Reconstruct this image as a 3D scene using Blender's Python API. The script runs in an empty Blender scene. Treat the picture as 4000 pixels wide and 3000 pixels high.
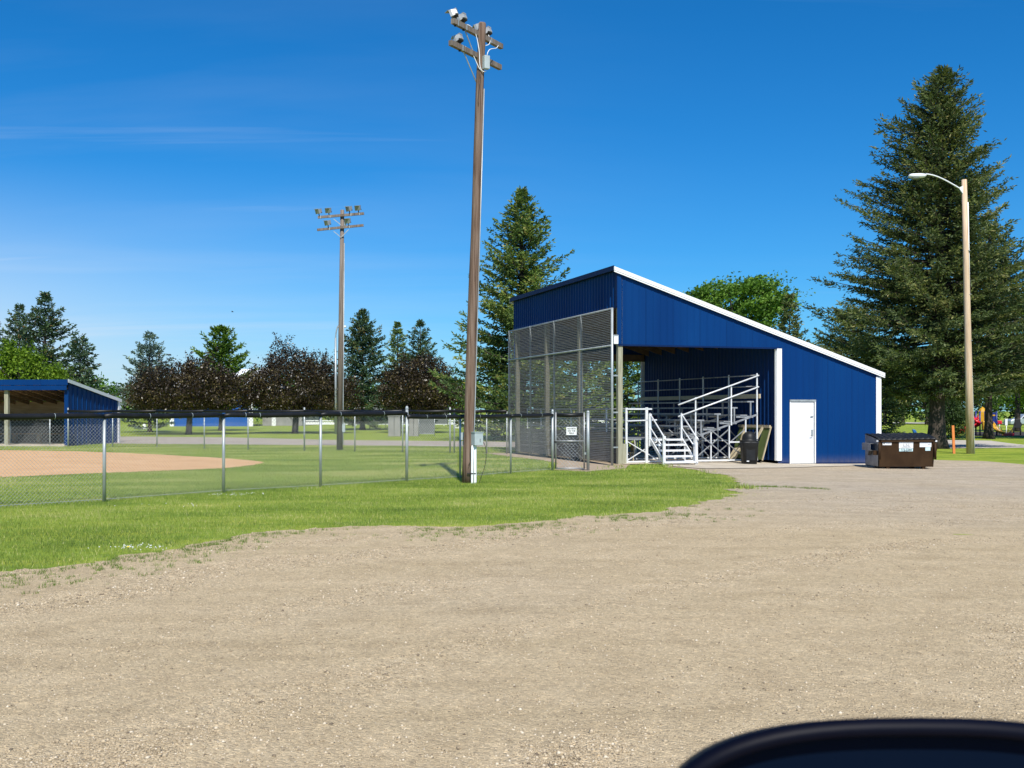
import bpy, bmesh, math, random
import numpy as np
from mathutils import Vector
from mathutils.geometry import delaunay_2d_cdt

random.seed(7)
RNG = np.random.default_rng(11)
R = math.radians
sc = bpy.context.scene
COL = sc.collection

# ------------------------------------------------------------------ camera constants (4000x3000 photograph)
F, CX, HY, CH = 4200.0, 2000.0, 1604.0, 1.65


def sstep(t):
    t = np.clip(t, 0, 1)
    return t * t * (3 - 2 * t)


def hz(x):
    """ground height: the lot falls slightly towards the right"""
    return -0.14 * sstep((np.asarray(x, float) - 3.0) / 10.0)


def G(px, py):
    D = CH * F / (py - HY)
    for _ in range(6):
        x = (px - CX) * D / F
        D = (CH - float(hz(x))) * F / (py - HY)
    x = (px - CX) * D / F
    return x, D, float(hz(x))


def at(px, py, D):
    return Vector(((px - CX) * D / F, D, CH + (HY - py) * D / F))


# building axes: u runs away from the camera along the front, v along the gable
U = Vector((-0.3162, 0.9487, 0))
V = Vector((0.9487, 0.3162, 0))
C0 = Vector((3.237, 33.0, 0))


def B(s, t, z):
    return C0 + V * s + U * t + Vector((0, 0, z))


# ------------------------------------------------------------------ noise
def _hash(ix, iy, seed):
    h = (ix.astype(np.int64) * 374761393 + iy.astype(np.int64) * 668265263 + seed * 1442695041) & 0x7FFFFFFF
    h = ((h ^ (h >> 13)) * 1274126177) & 0x7FFFFFFF
    return ((h ^ (h >> 16)) & 0xFFFF) / 65535.0


def vnoise(x, y, seed=0):
    x = np.asarray(x, float); y = np.asarray(y, float)
    ix, iy = np.floor(x), np.floor(y)
    fx, fy = x - ix, y - iy
    fx, fy = fx * fx * (3 - 2 * fx), fy * fy * (3 - 2 * fy)
    a, b = _hash(ix, iy, seed), _hash(ix + 1, iy, seed)
    c, d = _hash(ix, iy + 1, seed), _hash(ix + 1, iy + 1, seed)
    return (a * (1 - fx) + b * fx) * (1 - fy) + (c * (1 - fx) + d * fx) * fy


def fbm(x, y, seed=0, oct=4):
    s, a, n = 0, 0.5, 0
    for k in range(oct):
        s = s + a * vnoise(np.asarray(x) * 2 ** k, np.asarray(y) * 2 ** k, seed + k); n += a; a *= 0.5
    return s / n


# ------------------------------------------------------------------ objects
BASE = {}


def tag(o, label=None, cat=None, group=None, kind=None):
    if label: o['label'] = label
    if cat: o['category'] = cat
    if group: o['group'] = group
    if kind: o['kind'] = kind
    return o


def thing(name, label, cat, base, group=None):
    o = bpy.data.objects.new(name, None)
    COL.objects.link(o)
    o.location = base
    o.empty_display_size = 0.2
    BASE[o.name] = Vector(base)
    return tag(o, label, cat, group)


class MB:
    def __init__(self):
        self.v, self.f, self.sm = [], [], []

    def add(self, vs, fs, smooth=False):
        n = len(self.v)
        self.v += [tuple(p) for p in vs]
        self.f += [tuple(i + n for i in f) for f in fs]
        self.sm += [smooth] * len(fs)
        return self

    def box(self, a, b):
        x0, y0, z0 = a; x1, y1, z1 = b
        vs = [(x0, y0, z0), (x1, y0, z0), (x1, y1, z0), (x0, y1, z0), (x0, y0, z1), (x1, y0, z1), (x1, y1, z1), (x0, y1, z1)]
        return self.add(vs, [(0, 3, 2, 1), (4, 5, 6, 7), (0, 1, 5, 4), (1, 2, 6, 5), (2, 3, 7, 6), (3, 0, 4, 7)])

    def obox(self, c, ax, ay, az):
        """box from centre and three half-axis vectors"""
        c, ax, ay, az = Vector(c), Vector(ax), Vector(ay), Vector(az)
        vs = [c + ax * i + ay * j + az * k for k in (-1, 1) for i, j in ((-1, -1), (1, -1), (1, 1), (-1, 1))]
        return self.add(vs, [(0, 3, 2, 1), (4, 5, 6, 7), (0, 1, 5, 4), (1, 2, 6, 5), (2, 3, 7, 6), (3, 0, 4, 7)])

    def hexa(self, vs):
        return self.add(vs, [(0, 3, 2, 1), (4, 5, 6, 7), (0, 1, 5, 4), (1, 2, 6, 5), (2, 3, 7, 6), (3, 0, 4, 7)])

    def bar(self, p, q, w, h, up=(0, 0, 1)):
        p, q = Vector(p), Vector(q)
        d = (q - p).normalized()
        up = Vector(up)
        if abs(d.dot(up)) > 0.98: up = Vector(V)
        sx = d.cross(up).normalized()
        sy = sx.cross(d).normalized()
        return self.obox((p + q) / 2, sx * w / 2, (q - p) / 2, sy * h / 2)

    def tube(self, pts, r, n=8, caps=True, smooth=True):
        pts = [Vector(p) for p in pts]
        rs = r if isinstance(r, (list, tuple)) else [r] * len(pts)
        vs, fs = [], []
        ref = None
        for i, p in enumerate(pts):
            d = (pts[min(i + 1, len(pts) - 1)] - pts[max(i - 1, 0)])
            d = d.normalized() if d.length > 1e-9 else Vector((0, 0, 1))
            if ref is None:
                ref = Vector((1, 0, 0)) if abs(d.x) < 0.9 else Vector((0, 1, 0))
            a = (ref - d * ref.dot(d)).normalized()
            b = d.cross(a)
            ref = a
            for k in range(n):
                t = 2 * math.pi * k / n
                vs.append(p + (a * math.cos(t) + b * math.sin(t)) * rs[i])
        for i in range(len(pts) - 1):
            for k in range(n):
                fs.append((i * n + k, i * n + (k + 1) % n, (i + 1) * n + (k + 1) % n, (i + 1) * n + k))
        self.add(vs, fs, smooth)
        if caps:
            m = len(self.v) - len(vs)
            self.f.append(tuple(m + k for k in range(n))[::-1]); self.sm.append(False)
            m2 = m + (len(pts) - 1) * n
            self.f.append(tuple(m2 + k for k in range(n))); self.sm.append(False)
        return self

    def lathe(self, prof, c, n=20, smooth=True, sx=1, sy=1):
        """prof: (r,z) from bottom to top"""
        c = Vector(c)
        vs, fs = [], []
        for r_, z in prof:
            for k in range(n):
                t = 2 * math.pi * k / n
                vs.append(c + Vector((r_ * math.cos(t) * sx, r_ * math.sin(t) * sy, z)))
        for i in range(len(prof) - 1):
            for k in range(n):
                fs.append((i * n + k, i * n + (k + 1) % n, (i + 1) * n + (k + 1) % n, (i + 1) * n + k))
        self.add(vs, fs, smooth)
        return self

    def prism(self, pts, off):
        """closed polygon pts extruded by vector off"""
        pts = [Vector(p) for p in pts]; off = Vector(off); n = len(pts)
        vs = pts + [p + off for p in pts]
        fs = [tuple(range(n))[::-1], tuple(range(n, 2 * n))] + [(i, (i + 1) % n, n + (i + 1) % n, n + i) for i in range(n)]
        return self.add(vs, fs)

    def build(self, name, mat, parent=None, base=None, bevel=0.0):
        if parent is not None: base = BASE[parent.name]
        base = Vector(base or (0, 0, 0))
        me = bpy.data.meshes.new(name)
        me.from_pydata([tuple(Vector(p) - base) for p in self.v], [], self.f)
        me.update()
        me.polygons.foreach_set('use_smooth', self.sm)
        bm = bmesh.new(); bm.from_mesh(me)
        bmesh.ops.recalc_face_normals(bm, faces=bm.faces)
        bm.to_mesh(me); bm.free()
        me.materials.append(mat)
        o = bpy.data.objects.new(name, me)
        COL.objects.link(o)
        if parent is not None: o.parent = parent
        else: o.location = base
        # a child's own origin stays at its thing's base
        BASE[o.name] = base
        if bevel > 0:
            m = o.modifiers.new('bevel', 'BEVEL'); m.width = bevel; m.segments = 2; m.limit_method = 'ANGLE'
        return o


def np_mesh(name, verts, faces, mat, parent=None, base=(0, 0, 0), tint=None, smooth=False):
    """verts Nx3, faces MxK (K = 3 or 4), tint: per-face float"""
    if parent is not None: base = BASE[parent.name]
    base = np.array(base, float)
    me = bpy.data.meshes.new(name)
    n, k = len(verts), faces.shape[1]
    me.vertices.add(n)
    me.vertices.foreach_set('co', (verts - base).astype(np.float32).ravel())
    m = len(faces)
    me.loops.add(m * k)
    me.loops.foreach_set('vertex_index', faces.astype(np.int32).ravel())
    me.polygons.add(m)
    me.polygons.foreach_set('loop_start', np.arange(0, m * k, k, dtype=np.int32))
    me.update(calc_edges=True)
    if smooth: me.polygons.foreach_set('use_smooth', np.ones(m, bool))
    if tint is not None:
        a = me.attributes.new('tint', 'FLOAT', 'FACE')
        a.data.foreach_set('value', tint.astype(np.float32))
    me.materials.append(mat)
    o = bpy.data.objects.new(name, me)
    COL.objects.link(o)
    if parent is not None: o.parent = parent
    else: o.location = base
    BASE[o.name] = Vector(base)
    return o


# ------------------------------------------------------------------ materials
class NT:
    def __init__(self, name):
        self.m = bpy.data.materials.new(name)
        self.m.use_nodes = True
        self.t = self.m.node_tree
        self.bsdf = self.t.nodes['Principled BSDF']
        self.out = self.t.nodes['Material Output']

    def n(self, typ, **kw):
        nd = self.t.nodes.new(typ)
        for k, v in kw.items():
            if hasattr(nd, k): setattr(nd, k, v)
            else: nd.inputs[k.replace('_', ' ')].default_value = v
        return nd

    def l(self, a, b): self.t.links.new(a, b)

    def coords(self, scale=(1, 1, 1), rot=(0, 0, 0), src='Object'):
        tc = self.n('ShaderNodeTexCoord')
        mp = self.n('ShaderNodeMapping')
        mp.inputs['Scale'].default_value = scale
        mp.inputs['Rotation'].default_value = rot
        self.l(tc.outputs[src], mp.inputs['Vector'])
        return mp.outputs['Vector']

    def noise(self, vec, scale=5, detail=4, rough=0.55, dist=0):
        nd = self.n('ShaderNodeTexNoise')
        nd.inputs['Scale'].default_value = scale
        nd.inputs['Detail'].default_value = detail
        nd.inputs['Roughness'].default_value = rough
        nd.inputs['Distortion'].default_value = dist
        self.l(vec, nd.inputs['Vector'])
        return nd.outputs['Fac']

    def ramp(self, fac, stops):
        r = self.n('ShaderNodeValToRGB')
        e = r.color_ramp.elements
        while len(e) < len(stops): e.new(0.5)
        for el, (p, c) in zip(e, stops):
            el.position = p
            el.color = (*c, 1) if len(c) == 3 else c
        self.l(fac, r.inputs['Fac'])
        return r.outputs['Color']

    def mix(self, fac, a, b, blend='MIX'):
        nd = self.n('ShaderNodeMix', data_type='RGBA', blend_type=blend)
        for sock, val in ((nd.inputs[0], fac), (nd.inputs[6], a), (nd.inputs[7], b)):
            if isinstance(val, bpy.types.NodeSocket): self.l(val, sock)
            elif isinstance(val, (int, float)): sock.default_value = val
            else: sock.default_value = (*val, 1)
        return nd.outputs[2]

    def math(self, op, a, b=0.0, c=None, clamp=False):
        nd = self.n('ShaderNodeMath', operation=op)
        nd.use_clamp = clamp
        for sock, val in zip(nd.inputs, (a, b, c)):
            if val is None: continue
            if isinstance(val, bpy.types.NodeSocket): self.l(val, sock)
            else: sock.default_value = val
        return nd.outputs[0]

    def bump(self, h, strength=0.3, dist=0.01):
        nd = self.n('ShaderNodeBump')
        nd.inputs['Strength'].default_value = strength
        nd.inputs['Distance'].default_value = dist
        self.l(h, nd.inputs['Height'])
        self.l(nd.outputs['Normal'], self.bsdf.inputs['Normal'])

    def base(self, c):
        if isinstance(c, bpy.types.NodeSocket): self.l(c, self.bsdf.inputs['Base Color'])
        else: self.bsdf.inputs['Base Color'].default_value = (*c, 1)

    def set(self, rough=0.5, metal=0.0, spec=0.5):
        self.bsdf.inputs['Roughness'].default_value = rough
        self.bsdf.inputs['Metallic'].default_value = metal
        self.bsdf.inputs['Specular IOR Level'].default_value = spec
        return self


def surf(name, c1, c2=None, scale=3.0, stretch=(1, 1, 1), rough=0.5, metal=0.0, spec=0.5, bump=0.0, bscale=40, detail=5, lo=0.35, hi=0.65):
    m = NT(name).set(rough, metal, spec)
    vec = m.coords(stretch)
    c2 = c2 or tuple(min(1, x * 1.18 + 0.004) for x in c1)
    m.base(m.ramp(m.noise(vec, scale, detail), [(lo, c1), (hi, c2)]))
    if bump: m.bump(m.noise(vec, bscale, 4), bump, 0.01)
    return m.m


M = {}
M['blue'] = surf('blue_steel', (0.0008, 0.032, 0.140), (0.0008, 0.038, 0.155), 0.8, (1, 1, 0.25), 0.55, 0, 0.08, 0.02, 6)
def blue_steel():
    m = NT('blue_steel').set(0.5, 0, 0.12)
    v = m.coords((1, 1, 0.25))
    col = m.ramp(m.noise(v, 0.8, 5), [(0.35, (0.0006, 0.030, 0.135)), (0.65, (0.0010, 0.038, 0.157))])
    st = m.noise(m.coords((3.0, 3.0, 0.10)), 2.0, 4, 0.6)
    # every rolled sheet is 0.94 m wide and has aged a little differently
    tq = m.n('ShaderNodeTexCoord'); dp = m.n('ShaderNodeVectorMath', operation='DOT_PRODUCT')
    m.l(tq.outputs['Object'], dp.inputs[0]); dp.inputs[1].default_value = (0.6325, 1.2649, 0)
    wn = m.n('ShaderNodeTexWhiteNoise', noise_dimensions='1D'); m.l(m.math('FLOOR', m.math('DIVIDE', dp.outputs['Value'], 0.94)), wn.inputs['W'])
    col = m.mix(1.0, col, m.ramp(wn.outputs['Value'], [(0.0, (0.95, 0.955, 0.96)), (1.0, (1.06, 1.055, 1.05))]), 'MULTIPLY')
    edge = m.math('FRACT', m.math('DIVIDE', dp.outputs['Value'], 0.94))
    col = m.mix(m.math('MULTIPLY', m.math('LESS_THAN', edge, 0.018), 0.25), col, (0.0003, 0.012, 0.06))
    col = m.mix(0.35, col, m.ramp(st, [(0.3, (0.86, 0.88, 0.90)), (0.7, (1.12, 1.10, 1.08))]), 'MULTIPLY')
    tc = m.n('ShaderNodeTexCoord'); sp = m.n('ShaderNodeSeparateXYZ'); m.l(tc.outputs['Object'], sp.inputs[0])
    low = m.math('SUBTRACT', 1.0, m.math('MULTIPLY', m.math('ADD', sp.outputs[2], 0.1), 2.6), clamp=True)
    dirt = m.math('MULTIPLY', m.math('MULTIPLY', low, low), m.math('MULTIPLY', m.noise(m.coords((4, 4, 1.5)), 2.5, 5, 0.65), 0.55))
    m.base(m.mix(dirt, col, (0.26, 0.21, 0.15)))
    return m.m


M['blue'] = blue_steel()
M['blue_shaded'] = surf('shaded_blue_steel', (0.0008, 0.020, 0.090), (0.001, 0.025, 0.108), 0.8, (1, 1, 0.25), 0.5, 0, 0.15)  # darker copy of the blue steel: interior shade put into the partition colour
M['blue_dark'] = surf('blue_trim', (0.002, 0.016, 0.072), (0.003, 0.019, 0.085), 2, rough=0.6, spec=0.12)
M['white'] = surf('white_paint', (0.78, 0.79, 0.79), (0.84, 0.84, 0.83), 2.5, (1, 1, 0.4), 0.5)
M['galv'] = surf('galvanised_steel', (0.30, 0.33, 0.33), (0.44, 0.47, 0.47), 9, (1, 1, 0.3), 0.45, 0.35)
M['wire'] = surf('fence_wire', (0.42, 0.45, 0.46), (0.55, 0.58, 0.58), 12, rough=0.4, metal=0.35)
M['wire_dark'] = surf('weathered_wire', (0.22, 0.23, 0.23), (0.34, 0.35, 0.35), 12, rough=0.5, metal=0.3)
M['wire_mid'] = surf('galvanised_mesh_wire', (0.32, 0.34, 0.34), (0.44, 0.46, 0.46), 12, rough=0.45, metal=0.3)
M['wire_back'] = surf('backstop_wire', (0.19, 0.195, 0.195), (0.27, 0.275, 0.275), 12, rough=0.5, metal=0.3)
M['alum'] = surf('aluminium', (0.27, 0.275, 0.28), (0.40, 0.41, 0.415), 6, (1, 1, 1), 0.45, 0.4)
M['alum_white'] = surf('bright_aluminium', (0.66, 0.67, 0.67), (0.78, 0.79, 0.79), 5, rough=0.45, metal=0.1)
M['black_pad'] = surf('black_vinyl', (0.007, 0.007, 0.0075), (0.013, 0.013, 0.0135), 5, rough=0.45, spec=0.3, bump=0.05, bscale=9)
M['black_plastic'] = surf('black_plastic', (0.008, 0.0085, 0.009), (0.014, 0.0145, 0.015), 5, rough=0.5, spec=0.3)
M['black'] = surf('black_paint', (0.012, 0.012, 0.012), rough=0.6)
M['grey_box'] = surf('grey_enamel', (0.36, 0.42, 0.43), (0.42, 0.48, 0.49), 6, rough=0.45)
M['pvc'] = surf('white_plastic_pipe', (0.78, 0.80, 0.82), (0.84, 0.85, 0.86), 6, rough=0.4)
M['concrete'] = surf('concrete', (0.42, 0.36, 0.27), (0.54, 0.47, 0.36), 1.6, rough=0.9, bump=0.2, bscale=60)
M['path_concrete'] = surf('path_concrete', (0.42, 0.38, 0.31), (0.52, 0.47, 0.40), 0.8, rough=0.9)
M['post_shaded'] = surf('shaded_grey_post', (0.12, 0.118, 0.09), (0.19, 0.185, 0.14), 5, (6, 6, 0.5), 0.9)  # shade on the inner posts painted in as a darker lumber colour
M['post_wood'] = surf('treated_lumber', (0.26, 0.25, 0.17), (0.38, 0.37, 0.27), 5, (6, 6, 0.5), 0.85, bump=0.2, bscale=8)
M['grey_plank'] = surf('grey_weathered_plank', (0.085, 0.08, 0.07), (0.16, 0.15, 0.135), 4, (0.5, 0.5, 5), 0.9)
M['ply'] = surf('plywood', (0.42, 0.27, 0.145), (0.58, 0.40, 0.235), 3, (0.4, 1, 3), 0.8)
M['rafter'] = surf('rafter_wood', (0.10, 0.062, 0.038), (0.17, 0.11, 0.068), 4, (1, 1, 1), 0.85)
M['bench_wood'] = surf('bench_wood', (0.42, 0.20, 0.075), (0.52, 0.27, 0.11), 4, (1, 6, 6), 0.7)
M['green_ply'] = surf('green_painted_board', (0.075, 0.105, 0.025), (0.11, 0.15, 0.04), 3, rough=0.75)
M['pine_board'] = surf('pine_board', (0.46, 0.38, 0.24), (0.56, 0.48, 0.32), 6, (4, 4, 1), 0.8)
M['brown_steel'] = surf('brown_dumpster_paint', (0.034, 0.0175, 0.0075), (0.050, 0.027, 0.012), 3.5, (1, 1, 0.7), 0.6, 0, 0.15, bump=0.06, bscale=6)
M['grey_steel'] = surf('worn_grey_steel', (0.14, 0.14, 0.14), (0.26, 0.26, 0.255), 3, rough=0.4, metal=0.4)
M['orange'] = surf('orange_paint', (0.62, 0.17, 0.035), (0.75, 0.24, 0.06), 5, rough=0.7)
M['red'] = surf('red_plastic', (0.55, 0.008, 0.02), (0.65, 0.015, 0.03), 3, rough=0.35)
M['yellow'] = surf('yellow_plastic', (0.50, 0.27, 0.01), (0.60, 0.33, 0.02), 3, rough=0.4)
M['yellow_petal'] = surf('yellow_petal', (0.75, 0.55, 0.01), rough=0.7)
M['navy'] = surf('blue_plastic', (0.006, 0.02, 0.16), (0.01, 0.03, 0.2), 3, rough=0.4)
M['sky_blue'] = surf('bright_blue_plastic', (0.01, 0.10, 0.35), (0.015, 0.12, 0.4), 3, rough=0.4)
M['mulch'] = surf('dark_mulch', (0.02, 0.015, 0.01), (0.05, 0.038, 0.025), 9, rough=1)
M['bark'] = surf('bark', (0.032, 0.025, 0.019), (0.075, 0.058, 0.045), 5, (3, 3, 0.6), 0.95, bump=0.6, bscale=12)
M['grey_cabinet'] = surf('grey_weathered_board', (0.24, 0.235, 0.22), (0.33, 0.32, 0.30), 2.5, (1, 1, 0.4), 0.8)
M['lamp_white'] = surf('lamp_enamel', (0.72, 0.74, 0.74), (0.80, 0.81, 0.81), 5, rough=0.4)
M['lamp_grey'] = surf('floodlight_housing', (0.30, 0.31, 0.31), (0.40, 0.41, 0.41), 8, rough=0.45, metal=0.3)
M['sign_ink'] = surf('sign_ink', (0.03, 0.03, 0.03), rough=0.6)
M['faded_ink'] = surf('faded_ink', (0.28, 0.29, 0.30), rough=0.6)
M['teal_label'] = surf('pale_teal_label', (0.55, 0.72, 0.74), rough=0.5)
M['car_paint'] = surf('silver_car_paint', (0.45, 0.47, 0.48), rough=0.3, metal=0.5)
M['car_glass'] = surf('dark_glass', (0.01, 0.012, 0.015), rough=0.08)
M['lamp_glass'] = surf('floodlight_glass', (0.20, 0.24, 0.24), (0.26, 0.30, 0.29), 3, rough=0.15, metal=0.2)
M['tyre'] = surf('rubber', (0.012, 0.012, 0.012), rough=0.8)
M['net'] = surf('grey_windscreen', (0.13, 0.14, 0.14), (0.17, 0.18, 0.18), 5, rough=0.9)
M['mirror_shell'] = surf('mirror_shell', (0.0015, 0.002, 0.007), (0.003, 0.0035, 0.010), 4, rough=0.5, spec=0.10)
M['mirror_dark'] = surf('mirror_bezel', (0.003, 0.003, 0.004), rough=0.6)


def pole_wood(name, stops, scale=1.0):
    m = NT(name).set(0.85, 0, 0.3)
    v1 = m.coords((14, 14, 0.5)); v2 = m.coords((1, 1, 0.25)); v3 = m.coords((45, 45, 0.9))
    n1 = m.noise(v1, 1.6, 6, 0.6, 0.4)
    col = m.ramp(n1, stops)
    fine = m.ramp(m.noise(v3, 1.5, 3), [(0.30, (0.55, 0.5, 0.48)), (0.5, (1, 1, 1))])
    col = m.mix(0.65, col, fine, 'MULTIPLY')
    col = m.mix(0.35, col, m.ramp(m.noise(v2, 1.2, 3), [(0.3, (0.7, 0.6, 0.55)), (0.7, (1.2, 1.15, 1.1))]), 'MULTIPLY')
    m.base(col)
    m.bump(n1, 0.7, 0.015)
    return m.m


M['pole_brown'] = pole_wood('weathered_pole_wood', [(0.30, (0.055, 0.030, 0.019)), (0.45, (0.155, 0.102, 0.073)), (0.6, (0.225, 0.162, 0.125)), (0.78, (0.29, 0.23, 0.19))])
M['pole_grey'] = pole_wood('grey_pole_wood', [(0.3, (0.09, 0.07, 0.058)), (0.5, (0.19, 0.16, 0.135)), (0.75, (0.27, 0.24, 0.21))])
M['pole_tan'] = pole_wood('tan_pole_wood', [(0.28, (0.36, 0.23, 0.13)), (0.48, (0.66, 0.49, 0.33)), (0.75, (0.74, 0.62, 0.48))])


def leaf_mat(name, stops, trans=0.25, spec=0.25, rough=0.55, gain=1.0):
    stops = [(p, tuple(x * gain for x in c)) for p, c in stops]
    m = NT(name).set(rough, 0, spec)
    a = m.n('ShaderNodeAttribute'); a.attribute_name = 'tint'
    col = m.ramp(a.outputs['Fac'], stops)
    m.base(col)
    tr = m.n('ShaderNodeBsdfTranslucent')
    m.l(m.mix(1.0, col, (1.25, 1.3, 0.7), 'MULTIPLY'), tr.inputs['Color'])
    mx = m.n('ShaderNodeMixShader'); mx.inputs[0].default_value = trans
    m.l(m.bsdf.outputs[0], mx.inputs[1]); m.l(tr.outputs[0], mx.inputs[2])
    m.l(mx.outputs[0], m.out.inputs['Surface'])
    return m.m


M['spruce_dark'] = leaf_mat('dark_spruce_needles', [(0.0, (0.028, 0.042, 0.016)), (0.45, (0.060, 0.082, 0.026)), (0.8, (0.115, 0.130, 0.038)), (1.0, (0.17, 0.155, 0.06))], 0.15, 0.35, gain=2.0)
M['spruce_green'] = leaf_mat('green_spruce_needles', [(0.0, (0.035, 0.062, 0.020)), (0.45, (0.080, 0.125, 0.032)), (0.8, (0.150, 0.185, 0.042)), (1.0, (0.22, 0.19, 0.055))], 0.18, 0.35, gain=1.9)
M['spruce_blue'] = leaf_mat('blue_spruce_needles', [(0.0, (0.045, 0.075, 0.060)), (0.5, (0.105, 0.155, 0.115)), (1.0, (0.18, 0.235, 0.16))], 0.15, gain=1.5)
M['spruce_mid'] = leaf_mat('mid_spruce_needles', [(0.0, (0.024, 0.050, 0.028)), (0.5, (0.062, 0.105, 0.050)), (0.85, (0.105, 0.145, 0.055)), (1.0, (0.18, 0.115, 0.045))], 0.15, gain=1.5)
M['pine_green'] = leaf_mat('pine_needles', [(0.0, (0.045, 0.085, 0.012)), (0.5, (0.11, 0.19, 0.022)), (1.0, (0.19, 0.28, 0.035))], 0.2, gain=1.3)
M['purple_leaf'] = leaf_mat('purple_brown_leaves', [(0.0, (0.015, 0.011, 0.007)), (0.5, (0.040, 0.027, 0.013)), (0.85, (0.080, 0.062, 0.022)), (1.0, (0.22, 0.17, 0.07))], 0.12, 0.45, 0.4, gain=1.0)
M['leaf_bright'] = leaf_mat('bright_green_leaves', [(0.0, (0.055, 0.11, 0.008)), (0.5, (0.13, 0.23, 0.014)), (1.0, (0.24, 0.35, 0.03))], 0.3, gain=0.95)
M['leaf_elm'] = leaf_mat('elm_leaves', [(0.0, (0.030, 0.072, 0.010)), (0.5, (0.075, 0.155, 0.018)), (1.0, (0.15, 0.24, 0.035))], 0.3, gain=1.45)
M['bush'] = leaf_mat('bush_leaves', [(0.0, (0.015, 0.032, 0.010)), (0.5, (0.035, 0.068, 0.018)), (1.0, (0.08, 0.12, 0.035))], 0.2)
M['grass_blade'] = leaf_mat('grass_blades', [(0.0, (0.085, 0.135, 0.028)), (0.45, (0.185, 0.255, 0.045)), (0.8, (0.28, 0.325, 0.070)), (1.0, (0.46, 0.41, 0.19))], 0.3, 0.25, 0.5, gain=1.3)


def lawn_mat():
    m = NT('lawn').set(0.9, 0, 0.15)
    v = m.coords()
    vs = m.coords((1.0, 2.2, 1), (0, 0, R(20)))
    big = m.noise(v, 0.16, 3)
    band = m.noise(vs, 0.55, 4, 0.6)
    fine = m.noise(v, 5.5, 6, 0.75)
    vfine = m.noise(v, 75, 3, 0.7)
    col = m.ramp(band, [(0.28, (0.150, 0.225, 0.028)), (0.5, (0.265, 0.345, 0.044)), (0.72, (0.375, 0.410, 0.080))])
    col = m.mix(0.5, col, m.ramp(big, [(0.3, (0.75, 0.85, 0.8)), (0.7, (1.2, 1.12, 1.05))]), 'MULTIPLY')
    col = m.mix(0.75, col, m.ramp(fine, [(0.3, (0.62, 0.66, 0.6)), (0.7, (1.3, 1.25, 1.2))]), 'MULTIPLY')
    col = m.mix(0.6, col, m.ramp(vfine, [(0.3, (0.55, 0.6, 0.55)), (0.7, (1.4, 1.35, 1.3))]), 'MULTIPLY')
    m.base(col)
    streak = m.noise(m.coords((0.35, 2.6, 1), (0, 0, R(-25))), 0.9, 3, 0.6)
    col = m.mix(0.55, col, m.ramp(streak, [(0.35, (0.72, 0.82, 0.75)), (0.5, (1, 1, 1)), (0.68, (1.35, 1.18, 1.15))]), 'MULTIPLY')
    m.base(col)
    h = m.math('ADD', m.math('MULTIPLY', fine, 1.0), vfine)
    m.bump(h, 0.6, 0.05)
    return m.m


def gravel_mat():
    m = NT('gravel').set(0.92, 0, 0.2)
    v = m.coords()
    at_ = m.n('ShaderNodeAttribute'); at_.attribute_name = 'loose'
    loose = at_.outputs['Fac']
    dn = m.n('ShaderNodeAttribute'); dn.attribute_name = 'grey'
    grey = dn.outputs['Fac']
    vor = m.n('ShaderNodeTexVoronoi'); vor.inputs['Scale'].default_value = 62
    m.l(v, vor.inputs['Vector'])
    vor2 = m.n('ShaderNodeTexVoronoi'); vor2.inputs['Scale'].default_value = 24
    m.l(v, vor2.inputs['Vector'])
    sepc = m.n('ShaderNodeSeparateColor'); m.l(vor.outputs['Color'], sepc.inputs[0])
    sep2 = m.n('ShaderNodeSeparateColor'); m.l(vor2.outputs['Color'], sep2.inputs[0])
    mid = m.noise(v, 2.2, 6, 0.65)
    fine = m.noise(v, 120, 3, 0.7)
    tan = m.ramp(mid, [(0.3, (0.455, 0.352, 0.215)), (0.55, (0.53, 0.418, 0.262)), (0.75, (0.57, 0.455, 0.292))])
    tan = m.mix(grey, tan, m.ramp(mid, [(0.3, (0.40, 0.33, 0.245)), (0.7, (0.51, 0.43, 0.325))]))
    tan = m.mix(1.0, tan, m.ramp(loose, [(0.0, (0.95, 0.945, 0.93)), (0.35, (1.02, 1.02, 1.02)), (1.0, (1.10, 1.10, 1.12))]), 'MULTIPLY')
    ruts = m.noise(m.coords((0.22, 1.9, 1), (0, 0, R(-48))), 1.0, 3, 0.6)
    tan = m.mix(1.0, tan, m.ramp(ruts, [(0.34, (0.93, 0.925, 0.91)), (0.5, (1, 1, 1)), (0.68, (1.05, 1.05, 1.06))]), 'MULTIPLY')
    peb = m.ramp(sepc.outputs[0], [(0.0, (0.62, 0.62, 0.64)), (0.35, (0.92, 0.92, 0.92)), (0.8, (1.12, 1.11, 1.08)), (1.0, (1.5, 1.5, 1.48))])
    peb2 = m.ramp(sep2.outputs[0], [(0.0, (0.70, 0.70, 0.70)), (0.12, (0.97, 0.97, 0.97)), (0.85, (1.03, 1.03, 1.02)), (1.0, (1.4, 1.38, 1.34))])
    amt = m.math('MULTIPLY_ADD', loose, 0.35, 0.6, clamp=True)
    col = m.mix(amt, tan, peb, 'MULTIPLY')
    col = m.mix(m.math('MULTIPLY_ADD', loose, 0.45, 0.45, clamp=True), col, peb2, 'MULTIPLY')
    col = m.mix(0.5, col, m.ramp(fine, [(0.3, (0.75, 0.75, 0.75)), (0.7, (1.25, 1.25, 1.25))]), 'MULTIPLY')
    m.base(col)
    h = m.math('ADD', m.math('MULTIPLY', vor.outputs['Distance'], m.math('MULTIPLY_ADD', loose, -0.5, -0.6)), m.math('MULTIPLY', fine, 0.5))
    h = m.math('ADD', h, m.math('MULTIPLY', vor2.outputs['Distance'], m.math('MULTIPLY', loose, -0.5)))
    m.bump(h, 0.9, 0.019)
    return m.m


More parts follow.
